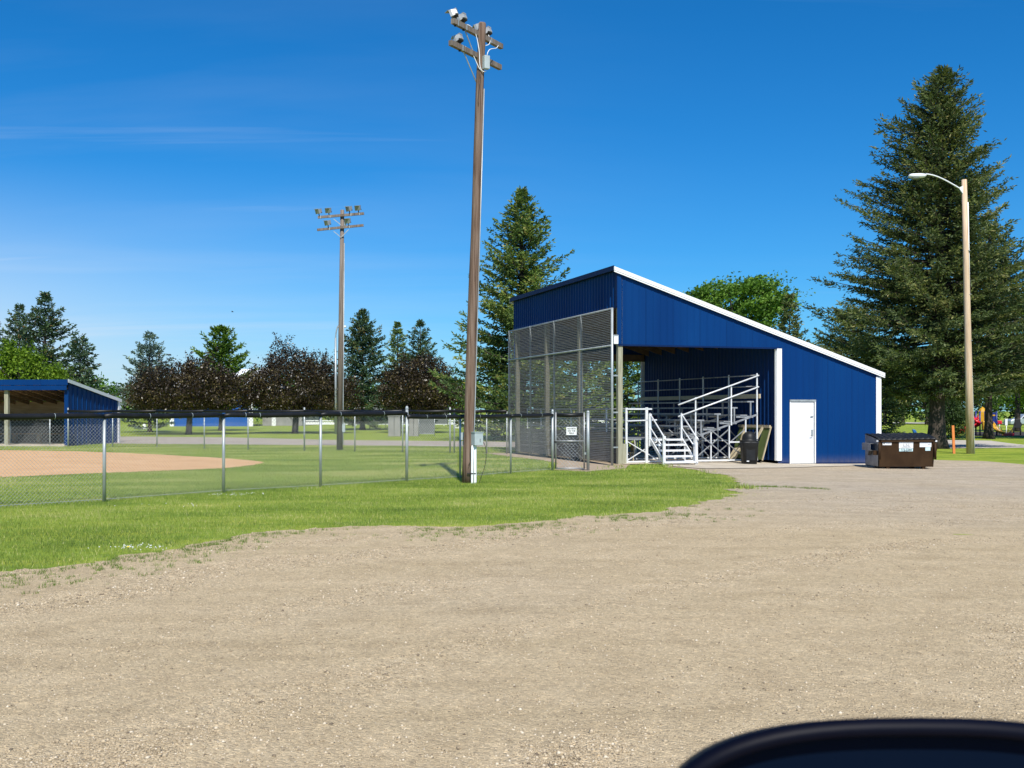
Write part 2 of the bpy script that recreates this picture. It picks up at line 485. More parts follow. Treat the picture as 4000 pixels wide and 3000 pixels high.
M['lawn'] = lawn_mat()
M['gravel'] = gravel_mat()
M['infield'] = surf('infield_clay', (0.56, 0.325, 0.150), (0.63, 0.385, 0.190), 0.7, rough=0.95, bump=0.25, bscale=40)
M['dirt'] = surf('bare_dirt', (0.30, 0.225, 0.15), (0.42, 0.33, 0.23), 2.4, rough=0.95, bump=0.4, bscale=30)
M['road'] = surf('far_road', (0.34, 0.285, 0.23), (0.42, 0.355, 0.29), 0.6, rough=0.95)
M['stone'] = leaf_mat('pebbles', [(0.0, (0.16, 0.125, 0.085)), (0.3, (0.37, 0.29, 0.185)), (0.75, (0.52, 0.415, 0.27)), (1.0, (0.66, 0.57, 0.43))], 0.0, 0.3, 0.8)

# ------------------------------------------------------------------ ground polygons


def pip(x, y, poly):
    x = np.asarray(x); y = np.asarray(y)
    ins = np.zeros(x.shape, bool)
    n = len(poly)
    j = n - 1
    for i in range(n):
        xi, yi = poly[i]; xj, yj = poly[j]
        if yi != yj:
            c = ((yi > y) != (yj > y)) & (x < (xj - xi) * (y - yi) / (yj - yi) + xi)
            ins ^= c
        j = i
    return ins


def seg_dist(x, y, line):
    d = np.full(np.shape(x), 1e9)
    for (x0, y0), (x1, y1) in zip(line[:-1], line[1:]):
        vx, vy = x1 - x0, y1 - y0
        L = vx * vx + vy * vy + 1e-12
        t = np.clip(((x - x0) * vx + (y - y0) * vy) / L, 0, 1)
        d = np.minimum(d, np.hypot(x - x0 - t * vx, y - y0 - t * vy))
    return d


def densify(pts, step, rough=0.0, seed=3, freq=1.3):
    out = []
    for (x0, y0), (x1, y1) in zip(pts[:-1], pts[1:]):
        L = math.hypot(x1 - x0, y1 - y0); n = max(1, int(L / step))
        for k in range(n):
            out.append((x0 + (x1 - x0) * k / n, y0 + (y1 - y0) * k / n))
    out.append(pts[-1])
    if rough:
        a = np.array(out)
        nx = fbm(a[:, 0] * freq, a[:, 1] * freq, seed, 5) - 0.5
        ny = fbm(a[:, 0] * freq + 40, a[:, 1] * freq, seed + 9, 5) - 0.5
        w = np.ones(len(a)); w[0] = w[-1] = 0
        a[:, 0] += nx * rough * w; a[:, 1] += ny * rough * w
        out = [tuple(p) for p in a]
    return out


def sheet(name, poly, mat, dz, cell, zfun=None, attrs=None, kind='structure'):
    """triangulated flat sheet following the ground"""
    P = np.array(poly)
    x0, y0 = P.min(0); x1, y1 = P.max(0)
    gx, gy = np.meshgrid(np.arange(x0 + cell / 2, x1, cell), np.arange(y0 + cell / 2, y1, cell))
    gx = gx.ravel(); gy = gy.ravel()
    ins = pip(gx, gy, poly)
    gx, gy = gx[ins], gy[ins]
    d = seg_dist(gx, gy, list(poly) + [poly[0]]) if len(poly) < 400 and len(gx) < 60000 else np.full(len(gx), 1.0)
    keep = d > cell * 0.3
    pts = [Vector(p) for p in poly] + [Vector((a, b)) for a, b in zip(gx[keep], gy[keep])]
    n = len(poly)
    res = delaunay_2d_cdt(pts, [(i, (i + 1) % n) for i in range(n)], [], 1, 1e-6)
    vx = np.array([(p.x, p.y) for p in res[0]])
    z = hz(vx[:, 0]) + dz
    if zfun is not None: z = z + zfun(vx[:, 0], vx[:, 1])
    faces = np.array([f for f in res[2] if len(f) == 3])
    a, b, c = (vx[faces[:, k]] for k in range(3))
    cr = (b[:, 0] - a[:, 0]) * (c[:, 1] - a[:, 1]) - (b[:, 1] - a[:, 1]) * (c[:, 0] - a[:, 0])
    faces[cr < 0] = faces[cr < 0][:, ::-1]
    o = np_mesh(name, np.column_stack([vx, z]), faces, mat, smooth=True)
    for k, fn in (attrs or {}).items():
        at_ = o.data.attributes.new(k, 'FLOAT', 'POINT')
        at_.data.foreach_set('value', fn(vx[:, 0], vx[:, 1]).astype(np.float32))
    return tag(o, kind=kind)


def g2(*pts): return [G(px, py)[:2] for px, py in pts]


# base ground: one sheet to the horizon, denser near the slope
xs = np.concatenate([[-1500, -400, -120], np.arange(-60, 62, 1.0), [120, 400, 1500]])
ys = np.concatenate([[-300, -40], np.arange(-8, 130, 2.0), [200, 500, 2500]])
gx, gy = np.meshgrid(xs, ys)
gv = np.column_stack([gx.ravel(), gy.ravel(), hz(gx.ravel())])
nx_ = len(xs)
ii = (np.arange(len(ys) - 1)[:, None] * nx_ + np.arange(nx_ - 1)[None, :]).ravel()
tag(np_mesh('ground', gv, np.column_stack([ii, ii + 1, ii + nx_ + 1, ii + nx_]), M['lawn'], smooth=True), kind='structure')

# gravel lot
EDGE = g2((-700, 2330), (-300, 2275), (0, 2246), (203, 2226), (353, 2200), (576, 2170), (712, 2140), (848, 2117), (949, 2099), (1119, 2082),
          (1268, 2068), (1400, 2063), (1600, 2066), (1807, 2068), (1909, 2056), (2098, 2047), (2248, 2024), (2349, 2026), (2553, 2004), (2743, 1987),
          (2810, 1962), (2892, 1933), (2905, 1899), (2858, 1866), (2756, 1841), (2640, 1829), (2584, 1818))
EDGE_D = densify(densify(EDGE, 0.05, 0.85, 5, 1.3), 0.05, 0.30, 6, 7.0)
RIGHT = g2((3440, 1790), (3650, 1797), (3860, 1803), (4000, 1815))
RIGHT_D = densify(RIGHT, 0.12, 0.12, 8, 2.0)
GRAVEL = [(ex, ey + 0.26 * min(1, max(0, (7.2 - ex) / 1.5))) for ex, ey in EDGE_D] + [tuple(B(2.2, -0.05, 0))[:2], tuple(B(9.45, -0.05, 0))[:2]] + RIGHT_D + [(40, 22), (40, -6), (-16, -6), (-16, EDGE_D[0][1])]


def loose_fn(x, y):
    """windrows of loose stone between the wheel tracks of the curving drive"""
    r = np.hypot(x - 16.0, y + 3.0)
    wob = (fbm(x * 0.35, y * 0.35, 21) - 0.5) * 2.4
    w = 0.5 + 0.5 * np.sin((r + wob) * 2 * math.pi / 1.75)
    patch = fbm(r * 0.9, np.arctan2(y + 3.0, 16.0 - x) * 3.2, 33)
    return np.clip((w - 0.45) * 1.6, 0, 1) * np.clip((patch - 0.38) * 3.5, 0, 1)


def grey_fn(x, y):
    return np.clip(sstep((y - 13) / 12) * 0.8 + (fbm(x * 0.3, y * 0.3, 51) - 0.5) * 0.9, 0, 1)


sheet('gravel_lot', GRAVEL, M['gravel'], 0.006, 0.28,
      zfun=lambda x, y: 0.006 * loose_fn(x, y) + 0.02 * (fbm(x * 0.4, y * 0.4, 77) - 0.5) * np.clip((26 - y) / 10, 0, 1),
      attrs={'loose': loose_fn, 'grey': grey_fn})

# concrete apron of the grandstand
SLAB = densify(g2((2580, 1815), (2640, 1825), (2760, 1833), (2900, 1832), (3060, 1829), (3200, 1825), (3400, 1820)), 0.25, 0.25, 14, 1.5)
SLAB = [tuple(B(0.15, 10, 0))[:2], tuple(B(0.15, -0.3, 0))[:2]] + SLAB + [tuple(B(9.55, -0.6, 0))[:2], tuple(B(9.55, 10, 0))[:2]]
sheet('pavement', SLAB, M['concrete'], 0.022, 0.6)

# infield clay, far road, path, dirt
INF = g2((1034, 1809), (1000, 1801), (870, 1790), (652, 1778), (480, 1769), (271, 1763), (0, 1759), (-500, 1757))
INF2 = g2((-1500, 1800), (-700, 1900), (0, 1867), (300, 1853), (600, 1842), (873, 1830), (980, 1818), (1034, 1809))
INFIELD = densify(INF, 0.5, 0.5, 61, 0.6) + densify(INF2, 0.5, 0.5, 62, 0.6)[:-1]
sheet('infield', INFIELD, M['infield'], 0.008, 1.5)
ROAD = g2((-900, 1728), (0, 1731), (450, 1734), (1100, 1739), (1600, 1743), (2000, 1748), (2350, 1752)) + g2((2350, 1731), (2000, 1726), (1600, 1722), (1300, 1719), (900, 1709), (450, 1705), (0, 1702), (-900, 1699))
sheet('road', ROAD, M['road'], 0.008, 3)
CROSS_PATH = g2((3690, 1752), (4000, 1750), (4500, 1752), (4500, 1744), (4000, 1738), (3950, 1733), (3870, 1722), (3690, 1719))
sheet('path', CROSS_PATH, M['path_concrete'], 0.012, 2)
DIRT = densify([tuple(B(-1.5, 9.6, 0))[:2], tuple(B(-1.3, 4, 0))[:2], tuple(B(-1.5, 1.2, 0))[:2], G(2170, 1836)[:2], G(2300, 1843)[:2], G(2440, 1830)[:2], tuple(B(0.25, -0.35, 0))[:2], tuple(B(0.25, 9.6, 0))[:2], tuple(B(-1.5, 9.6, 0))[:2]], 0.2, 0.35, 71, 1.2)[:-1]
sheet('dirt_strip', DIRT, M['dirt'], 0.007, 0.5)
MULCH = g2((3770, 1701), (3860, 1704), (4200, 1707), (4400, 1700), (4400, 1688), (3770, 1687))
sheet('playground_bed', MULCH, M['mulch'], 0.012, 2)

# ------------------------------------------------------------------ grass and stones
FENCE_PX = [(-330, 2009), (407, 1961), (873, 1925), (1252, 1904), (1589, 1882), (1797, 1869.5), (1995, 1851), (2158, 1839)]


def blades(name, x, y, h, w, tint, mat):
    n = len(x)
    z = hz(x) - 0.004
    a = RNG.uniform(0, 2 * math.pi, n)
    lean = RNG.uniform(0.1, 0.75, n) * h
    la = RNG.uniform(0, 2 * math.pi, n)
    dx, dy = np.cos(a) * w / 2, np.sin(a) * w / 2
    v = np.empty((n, 3, 3))
    v[:, 0] = np.column_stack([x - dx, y - dy, z])
    v[:, 1] = np.column_stack([x + dx, y + dy, z])
    v[:, 2] = np.column_stack([x + np.cos(la) * lean, y + np.sin(la) * lean, z + h])
    f = np.arange(n * 3).reshape(n, 3)
    return np_mesh(name, v.reshape(-1, 3), f, mat, tint=tint)


def scatter(n, x0, x1, y0, y1):
    return RNG.uniform(x0, x1, n), RNG.uniform(y0, y1, n)


def in_view(x, y, m=2.2):
    return np.abs(x) < y * (2000 / F) + m


x, y = scatter(760000, -13, 8, 9.4, 34)
k = in_view(x, y); x, y = x[k], y[k]
ing = pip(x, y, EDGE_D + [(8, 33), (8, 9), (8, -6), (-16, -6), (-16, EDGE_D[0][1])])
d = seg_dist(x, y, EDGE_D[::7])
slabm = pip(x, y, SLAB) | pip(x, y, INFIELD)
dirt = pip(x, y, DIRT)
beh = np.interp(x, [G(*p)[0] for p in FENCE_PX], [G(*p)[1] for p in FENCE_PX])      # the fence line
infield_side = y > beh
clumpy = np.clip((fbm(x * 2.6, y * 2.6, 90) - 0.44) * 9, 0, 1)
midv = np.clip((x + 5.2) / 1.5, 0, 1) * np.clip((1.6 - x) / 1.5, 0, 1)      # the worn middle stretch of the verge
dens = np.where(ing, (0.55 + 0.25 * midv) * np.exp(-d / (0.22 + 0.32 * midv)) * clumpy, np.clip(0.40 + d / 0.7, 0, 1))
dens = np.where(ing, dens, dens * np.clip(1.4 - 1.6 * np.exp(-d / 0.5) * (fbm(x * 2, y * 2, 92) > 0.5), 0, 1))
dens *= np.where(infield_side, np.clip((36 - y) / 18, 0.0, 0.6), 1.0)
dens = np.where(slabm, 0, dens) * np.where(dirt, 0.06, 1)
keep = RNG.uniform(size=len(x)) < dens
x, y, d, ing, infield_side = x[keep], y[keep], d[keep], ing[keep], infield_side[keep]
patch = fbm(x * 0.55, y * 0.9, 95)
hgt = RNG.uniform(0.022, 0.058, len(x)) * (0.7 + 0.7 * fbm(x * 1.4, y * 1.4, 97)) * np.where(infield_side, 0.62, 1) * np.where(ing, 0.6, 1)
hgt *= np.where((np.abs(y - np.interp(x, [G(*p)[0] for p in FENCE_PX], [G(*p)[1] for p in FENCE_PX])) < 0.12) & (x < 1), 1.5, 1)
tint = np.clip(RNG.normal(0.46, 0.2, len(x)) + (patch - 0.5) * 1.3 + np.where(ing, 0.0, np.exp(-d / 0.25) * 0.35) * (RNG.uniform(size=len(x)) < 0.5), 0, 1)
tint[(RNG.uniform(size=len(x)) < 0.30 * np.exp(-d / 0.30))] = 1.0
tint[RNG.uniform(size=len(x)) < 0.035] = 1.0
tag(blades('grass', x, y, hgt, RNG.uniform(0.004, 0.008, len(x)), tint, M['grass_blade']), kind='stuff')

fx, fy = scatter(680000, -27, 3.2, 18, 54)
k = in_view(fx, fy) & (fy > np.interp(fx, [G(*p)[0] for p in FENCE_PX], [G(*p)[1] for p in FENCE_PX]) + 0.1) & ~pip(fx, fy, INFIELD) & ~pip(fx, fy, DIRT) & ~pip(fx, fy, ROAD)
fx, fy = fx[k], fy[k]
pt = fbm(fx * 0.22 + fy * 0.35, fy * 0.9 - fx * 0.3, 131)
k = RNG.uniform(size=len(fx)) < 0.55 + 0.6 * (pt - 0.35)
fx, fy, pt = fx[k], fy[k], pt[k]
tag(blades('grass', fx, fy, RNG.uniform(0.025, 0.06, len(fx)), RNG.uniform(0.010, 0.018, len(fx)), np.clip(RNG.normal(0.60, 0.2, len(fx)) + (pt - 0.5) * 1.5, 0, 1), M['grass_blade']), kind='stuff')

# straggling weed tufts on the gravel edge and along the crack in the lot
tx, ty = scatter(34000, -9, 5, 9, 18)
dd = seg_dist(tx, ty, EDGE_D[::7])
ok = pip(tx, ty, EDGE_D + [(8, 33), (8, -6), (-16, -6), (-16, EDGE_D[0][1])]) & in_view(tx, ty) & (dd < 1.5) & (RNG.uniform(size=len(tx)) < np.exp(-dd / 0.45) * np.clip((fbm(tx * 1.1, ty * 1.1, 101) - 0.42) * 8, 0, 1) * 0.5)
tx, ty = tx[ok], ty[ok]
CRACK = g2((2925, 1902), (3010, 1903), (3100, 1906), (3230, 1913))
cx_, cy_ = [], []
for (ax, ay), (bx, by) in zip(CRACK[:-1], CRACK[1:]):
    n = 26
    q = RNG.uniform(size=n)
    cx_ += list(ax + (bx - ax) * q + RNG.normal(0, 0.03, n)); cy_ += list(ay + (by - ay) * q + RNG.normal(0, 0.10, n))
tx = np.concatenate([tx, cx_]); ty = np.concatenate([ty, cy_])
bx_ = np.repeat(tx, 20) + RNG.normal(0, 0.026, len(tx) * 20)
by_ = np.repeat(ty, 20) + RNG.normal(0, 0.026, len(tx) * 20)
tag(blades('weeds', bx_, by_, RNG.uniform(0.015, 0.060, len(bx_)), RNG.uniform(0.005, 0.010, len(bx_)), np.clip(RNG.normal(0.12, 0.2, len(bx_)), 0, 1), M['grass_blade']), kind='stuff')
fl = []
for px, py, n, sx_, sy_ in ((535, 2152, 55, 0.20, 0.12), (880, 1943, 26, 0.25, 0.12), (960, 1938, 22, 0.35, 0.12), (620, 1985, 12, 0.7, 0.2), (1150, 1915, 10, 0.6, 0.15)):
    ax, ay, _ = G(px, py)
    fl.append(np.column_stack([RNG.normal(ax, sx_, n), RNG.normal(ay, sy_, n)]))
fl = np.concatenate(fl); n = len(fl)
fo = np.array([(1, 0, 0), (0, 1, 0), (-1, 0, 0), (0, -1, 0), (0, 0, 1), (0, 0, -1)], float) * 0.0075
fv = fo[None] * RNG.uniform(0.7, 1.3, (n, 1, 1)) + np.column_stack([fl, hz(fl[:, 0]) + RNG.uniform(0.04, 0.07, n)])[:, None]
ff_ = np.array([(0, 1, 4), (1, 2, 4), (2, 3, 4), (3, 0, 4), (1, 0, 5), (2, 1, 5), (3, 2, 5), (0, 3, 5)])
tag(np_mesh('clover_flowers', fv.reshape(-1, 3), (ff_[None] + (np.arange(n) * 6)[:, None, None]).reshape(-1, 3), M['white']), kind='stuff')
ax, ay, az_ = G(500, 2158)
dl = thing('dandelion', 'single yellow dandelion beside the white clover at the gravel edge', 'flower', (ax, ay, az_))
MB().tube([(ax, ay, az_), (ax + 0.004, ay, az_ + 0.06)], 0.0025, 6).build('stem', M['green_ply'], dl)
MB().lathe([(0.004, 0.058), (0.017, 0.062), (0.021, 0.067), (0.014, 0.072), (0, 0.074)], (ax + 0.004, ay, az_), 12).build('flower_head', M['yellow_petal'], dl)
# broad-leafed weeds by the stair and the tip of the grass
wx, wy = [], []
for px, py, n, sp in ((2550, 1822, 260, 0.30), (2480, 1830, 160, 0.5), (2900, 1908, 170, 0.16), (2720, 1845, 60, 0.3)):
    cx0, cy0, _ = G(px, py)
    wx += list(RNG.normal(cx0, sp, n)); wy += list(RNG.normal(cy0, sp, n))
wx, wy = np.array(wx), np.array(wy)
tag(blades('weeds', wx, wy, RNG.uniform(0.04, 0.13, len(wx)), RNG.uniform(0.015, 0.04, len(wx)), np.clip(RNG.normal(0.55, 0.2, len(wx)), 0, 1), M['grass_blade']), kind='stuff')

# loose stones on the lot
n = 640000
sy = 4.4 + (24 - 4.4) * RNG.uniform(size=n) ** 1.7
sx = RNG.uniform(-1, 1, n) * (sy * 0.49 + 1.3)
lo = loose_fn(sx, sy)
keep = pip(sx, sy, GRAVEL) & (RNG.uniform(size=n) < 0.26 + 0.74 * lo)
sx, sy, lo = sx[keep], sy[keep], lo[keep]
n = len(sx)
rad = np.clip(RNG.lognormal(math.log(0.0045), 0.5, n), 0.002, 0.018) * (0.85 + 0.35 * lo)
OCT = np.array([(1, 0, 0), (-1, 0, 0), (0, 1, 0), (0, -1, 0), (0, 0, 1), (0, 0, -1)], float)
OF = np.array([(0, 2, 4), (2, 1, 4), (1, 3, 4), (3, 0, 4), (2, 0, 5), (1, 2, 5), (3, 1, 5), (0, 3, 5)])
v = OCT[None] * RNG.uniform(0.6, 1.35, (n, 6, 1)) * rad[:, None, None]
an = RNG.uniform(0, 6.283, n)
ca, sa = np.cos(an)[:, None], np.sin(an)[:, None]
vx_, vy_ = v[..., 0] * ca - v[..., 1] * sa, v[..., 0] * sa + v[..., 1] * ca
vz_ = v[..., 2] * 0.6
gz = hz(sx) + 0.006 + 0.006 * lo + 0.02 * (fbm(sx * 0.4, sy * 0.4, 77) - 0.5) * np.clip((26 - sy) / 10, 0, 1)
v = np.stack([vx_ + sx[:, None], vy_ + sy[:, None], vz_ + (gz + rad * 0.12)[:, None]], -1)
f = (OF[None] + (np.arange(n) * 6)[:, None, None]).reshape(-1, 3)
tag(np_mesh('gravel', v.reshape(-1, 3), f, M['stone'], tint=np.repeat(np.clip(RNG.normal(0.52, 0.25, n), 0, 1), 8)), kind='stuff')

# ------------------------------------------------------------------ trees


def quads(c, d, w_dir, L, W):
    """diamond leaves: base c, direction d, width direction"""
    v = np.empty((len(c), 4, 3))
    v[:, 0] = c
    v[:, 1] = c + d * (L * 0.5)[:, None] + w_dir * (W * 0.5)[:, None]
    v[:, 2] = c + d * L[:, None]
    v[:, 3] = c + d * (L * 0.5)[:, None] - w_dir * (W * 0.5)[:, None]
    return v


def unit(a): return a / np.maximum(np.linalg.norm(a, axis=-1, keepdims=True), 1e-9)


def spruce(label, base, H, Rb, zb, mat, seed, cat='spruce', nb=None, prof=0.8, droop=-0.12, up=0.28, clump=0.23, cw=0.36, dens=1.9, lean=(0, 0), top_slope=0.7, name='spruce_tree', trunk_r=None, side=None, gap=0.0, group=None):
    rg = np.random.default_rng(seed)
    t = thing(name, label, cat, base, group)
    b = np.array(base)
    tr = trunk_r or H * 0.018
    mb = MB()
    pts = [Vector(base) + Vector((lean[0] * q, lean[1] * q, q * H)) for q in (0, 0.03, 0.08, 0.3, 0.6, 0.85, 0.985)]
    mb.tube(pts, [tr * 1.7, tr * 1.25, tr, tr * 0.8, tr * 0.5, tr * 0.22, 0.012], 10)
    mb.build('trunk', M['bark'], t)
    nb = nb or int(H * 21)
    q = np.sort(rg.uniform(0, 1, nb) ** 0.82)                    # 0 at the bottom of the crown
    az = np.arange(nb) * 2.39996 + rg.uniform(-0.5, 0.5, nb)
    z = zb + (H - zb) * q
    rr = Rb * np.minimum(1.0, ((1 - q) ** prof) * 1.06 + 0.015) * np.clip(rg.normal(0.98, 0.15, nb), 0.5, 1.14)
    rr *= np.where(q < 0.10, 0.72 + 2.6 * q, 1) * (1 - 0.45 * np.exp(-(1 - q) / 0.05))
    rr *= 0.86 + 0.22 * np.clip(np.sin(z * 2 * math.pi / (0.055 * H + 0.35) + az * 0.35), -1, 1)
    if side is not None:
        rr *= 1 + side[1] * np.cos(az - side[0])
    if gap: rr *= np.where(rg.uniform(size=nb) < gap, 0.45, 1)
    dh = np.column_stack([np.cos(az), np.sin(az), np.zeros(nb)])
    slope = droop + (top_slope - droop) * q ** 1.5 + rg.normal(0, 0.09, nb)
    curve = up * (1 - 0.5 * q)
    limbs_v, tints, allv = [], [], []
    bt = np.clip(rg.normal(0.40, 0.21, nb), 0, 1)
    wood = MB()
    for i in range(nb):
        r = rr[i]
        c0 = b + np.array([lean[0] * z[i] / H, lean[1] * z[i] / H, z[i]])
        if r > 0.7:
            p = [Vector(c0), Vector(c0 + dh[i] * r * 0.5 + np.array([0, 0, r * (slope[i] * 0.5 + curve[i] * 0.12)])), Vector(c0 + dh[i] * r * 0.9 + np.array([0, 0, r * (slope[i] * 0.9 + curve[i] * 0.55)]))]
            wood.tube(p, [0.012 + r * 0.011, 0.008 + r * 0.006, 0.005], 4, False)
        ntw = max(6, int(r / 0.115 * dens))
        u = rg.uniform(0.12, 1.0, ntw) ** 0.75
        sgn = rg.choice([-1, 1], ntw)
        ang = sgn * rg.uniform(0.35, 1.15, ntw)
        ca, sa = np.cos(ang), np.sin(ang)
        td = np.column_stack([dh[i, 0] * ca - dh[i, 1] * sa, dh[i, 0] * sa + dh[i, 1] * ca, np.zeros(ntw)])
        td[:, 2] = slope[i] * 0.6 + curve[i] * u * 1.2 - 0.10 + rg.normal(0, 0.18, ntw)
        tl = np.clip((0.11 * r + 0.22) * (1.2 - 0.7 * u) * rg.uniform(0.6, 1.2, ntw), 0.13, 0.85)
        org = c0 + dh[i] * (r * u)[:, None] + np.column_stack([np.zeros(ntw), np.zeros(ntw), r * (slope[i] * u + curve[i] * (u ** 2.2) * 0.62)])
        td = unit(td)
        ncl = np.maximum(2, (tl / (clump * 0.5)).astype(int))
        idx = np.repeat(np.arange(ntw), ncl)
        s_ = np.concatenate([(np.arange(m) + 0.3) / m for m in ncl])
        cpos = org[idx] + td[idx] * (tl[idx] * s_)[:, None] + rg.normal(0, 0.035, (len(idx), 3))
        d_ = unit(td[idx] + rg.normal(0, 0.38, (len(idx), 3)) + np.array([0, 0, -0.10]))
        w_ = unit(np.cross(d_, rg.normal(0, 1, (len(idx), 3)) + np.array([0, 0, 1.2])))
        L_ = clump * rg.uniform(0.7, 1.35, len(idx))
        allv.append(quads(cpos, d_, w_, L_, L_ * cw))
        w2 = np.cross(d_, w_)
        allv.append(quads(cpos, d_, w2, L_ * 0.9, L_ * cw * 0.8))
        tn = np.clip(bt[i] + rg.normal(0, 0.17, len(idx)), 0, 0.93)
        tn[rg.uniform(size=len(idx)) < 0.03] = 1.0
        tints += [tn, tn]
    if wood.f: wood.build('branches', M['bark'], t)
    vv = np.concatenate(allv)
    f = np.arange(len(vv) * 4).reshape(-1, 4)
    np_mesh('crown', vv.reshape(-1, 3), f, mat, parent=t, tint=np.concatenate(tints))
    return t


def broadleaf(label, base, lobes, trunk_top, mat, seed, cat='tree', name='tree', ncl=260, per=46, cr=0.42, leaf=0.15, trunk_r=0.16, wind=None, shell=0.55, group=None, sprigs=0):
    """lobes: (dx,dy,z,rx,ry,rz) relative to base"""
    rg = np.random.default_rng(seed)
    t = thing(name, label, cat, base, group)
    b = np.array(base)
    lv = np.array([l[3] * l[4] * l[5] for l in lobes]); lv = lv / lv.sum()
    cs = []
    for k, l in enumerate(lobes):
        m = max(6, int(ncl * lv[k]))
        dirs = unit(rg.normal(0, 1, (m, 3)))
        rad = np.where(rg.uniform(size=m) < shell, rg.uniform(0.82, 1.04, m), rg.uniform(0.2, 0.9, m) ** 0.6)
        cs.append(b + np.array(l[:3]) + dirs * rad[:, None] * np.array(l[3:6]))
    cs = np.concatenate(cs)
    if sprigs:
        hi = np.argsort(-(cs[:, 2] + rg.normal(0, 0.5, len(cs))))[:max(sprigs, len(cs) // 3)]
        sp = cs[rg.choice(hi, sprigs)]
        sdir = unit(np.column_stack([rg.normal(0, 0.28, sprigs), rg.normal(0, 0.28, sprigs), np.ones(sprigs)]) if wind is None else np.array(wind)[None] + rg.normal(0, 0.25, (sprigs, 3)))
        slen = rg.uniform(0.5, 1.25, sprigs)
    m = len(cs)
    idx = np.repeat(np.arange(m), per)
    n = len(idx)
    off = rg.normal(0, 1, (n, 3)) * cr * np.array([1, 1, 0.62])
    if wind is not None:
        w = np.array(wind) / np.linalg.norm(wind)
        off += w[None] * (rg.exponential(1.7, n) * cr)[:, None]
    c = cs[idx] + off
    if sprigs:
        ns = 46
        u_ = rg.uniform(0, 1, (sprigs, ns, 1))
        c2 = (sp[:, None] + sdir[:, None] * slen[:, None, None] * u_ + rg.normal(0, 1, (sprigs, ns, 3)) * (0.13 - 0.10 * u_)).reshape(-1, 3)
        c = np.concatenate([c, c2]); idx = np.concatenate([idx, rg.integers(0, m, len(c2))]); n = len(c)
    d_ = unit(rg.normal(0, 1, (n, 3)) + (np.array(wind)[None] * 1.6 if wind is not None else np.array([0, 0, -0.25])))
    w_ = unit(np.cross(d_, rg.normal(0, 0.8, (n, 3)) + np.array([0.0, 0.3, 1.0])))
    L_ = leaf * rg.uniform(0.6, 1.4, n)
    vv = quads(c, d_, w_, L_, L_ * 0.62)
    ct = np.clip(rg.normal(0.45, 0.15, m), 0, 1)
    tn = np.clip(ct[idx] + rg.normal(0, 0.17, n), 0, 0.95)
    tn[rg.uniform(size=n) < 0.02] = 1.0
    f = np.arange(n * 4).reshape(-1, 4)
    np_mesh('crown', vv.reshape(-1, 3), f, mat, parent=t, tint=tn)
    mb = MB()
    tt = Vector(base) + Vector(trunk_top)
    mb.tube([Vector(base) + Vector((0, 0, -0.05)), Vector(base).lerp(tt, 0.12), Vector(base).lerp(tt, 0.6), tt], [trunk_r * 1.5, trunk_r * 1.1, trunk_r, trunk_r * 0.8], 9)
    for k in rg.choice(m, min(m, 26), replace=False):
        e = Vector(cs[k]); mid = tt.lerp(e, 0.5) + Vector((0, 0, 0.12 * (e - tt).length))
        mb.tube([tt - Vector((0, 0, 0.15)), mid, e], [trunk_r * 0.5, trunk_r * 0.28, trunk_r * 0.08], 5, False)
    mb.build('trunk', M['bark'], t)
    return t


def gp(px, D): return ((px - CX) * D / F, D, float(hz((px - CX) * D / F)))


def ztop(py, D): return CH + (HY - py) * D / F


# left group behind the dugout
GS = 'spruces behind the ball field'
spruce('tallest dark spruce behind the dugout roof', gp(176, 72), ztop(1149, 72), 3.5, 0.8, M['spruce_mid'], 21, prof=0.8, group=GS, gap=0.12)
spruce('narrow dark spruce left of the tallest one behind the dugout', gp(76, 78), ztop(1196, 78), 3.0, 0.8, M['spruce_mid'], 22, group=GS, gap=0.1)
spruce('dark spruce cut by the left edge of the photo behind the dugout', gp(-50, 70), ztop(1230, 70), 2.9, 0.8, M['spruce_blue'], 23, group=GS)
spruce('shorter sparse spruce drooping past the white dugout roof edge', gp(312, 66), ztop(1309, 66), 2.5, 0.5, M['spruce_mid'], 24, group=GS, droop=-0.35, up=0.35, gap=0.2)
broadleaf('bright green leafy tree rising just behind the dugout roof', gp(118, 63), [(-0.5, 0, 3.0, 2.5, 2.0, 1.9), (1.2, 0, 2.7, 1.5, 1.5, 1.3), (-0.4, 0, 4.9, 1.2, 1.1, 0.9), (-2.2, 0, 3.2, 1.4, 1.4, 1.4), (-1.3, 0, 4.6, 0.9, 0.9, 0.7), (0.9, 0, 3.9, 0.9, 0.9, 0.7)], (0, 0, 1.6), M['leaf_bright'], 31, ncl=230, per=70, cr=0.30, leaf=0.16, sprigs=18)
spruce('pale blue spruce left of the first purple leaved tree', gp(585, 82), ztop(1300, 82), 3.3, 0.3, M['spruce_blue'], 25, group=GS, gap=0.12, droop=-0.1)
spruce('yellow green pine top standing above the first purple leaved tree', gp(862, 88), ztop(1281, 88), 3.0, 1.2, M['pine_green'], 26, cat='pine', name='pine_tree', prof=0.62, clump=0.30, gap=0.15, droop=0.05, up=0.5)
spruce('dense deep green spruce just right of the far light pole', gp(1416, 92), ztop(1214, 92), 3.7, 0.4, M['spruce_mid'], 27, group=GS, prof=0.78, nb=320, gap=0.15)
spruce('brownish thin spruce with a split top above the third purple leaved tree', gp(1553, 98), ztop(1263, 98), 2.3, 0.6, M['spruce_green'], 28, group=GS, gap=0.2)
spruce('dark green spruce above the third purple leaved tree', gp(1642, 98), ztop(1256, 98), 3.4, 0.4, M['spruce_mid'], 29, group=GS, gap=0.12, droop=-0.05)
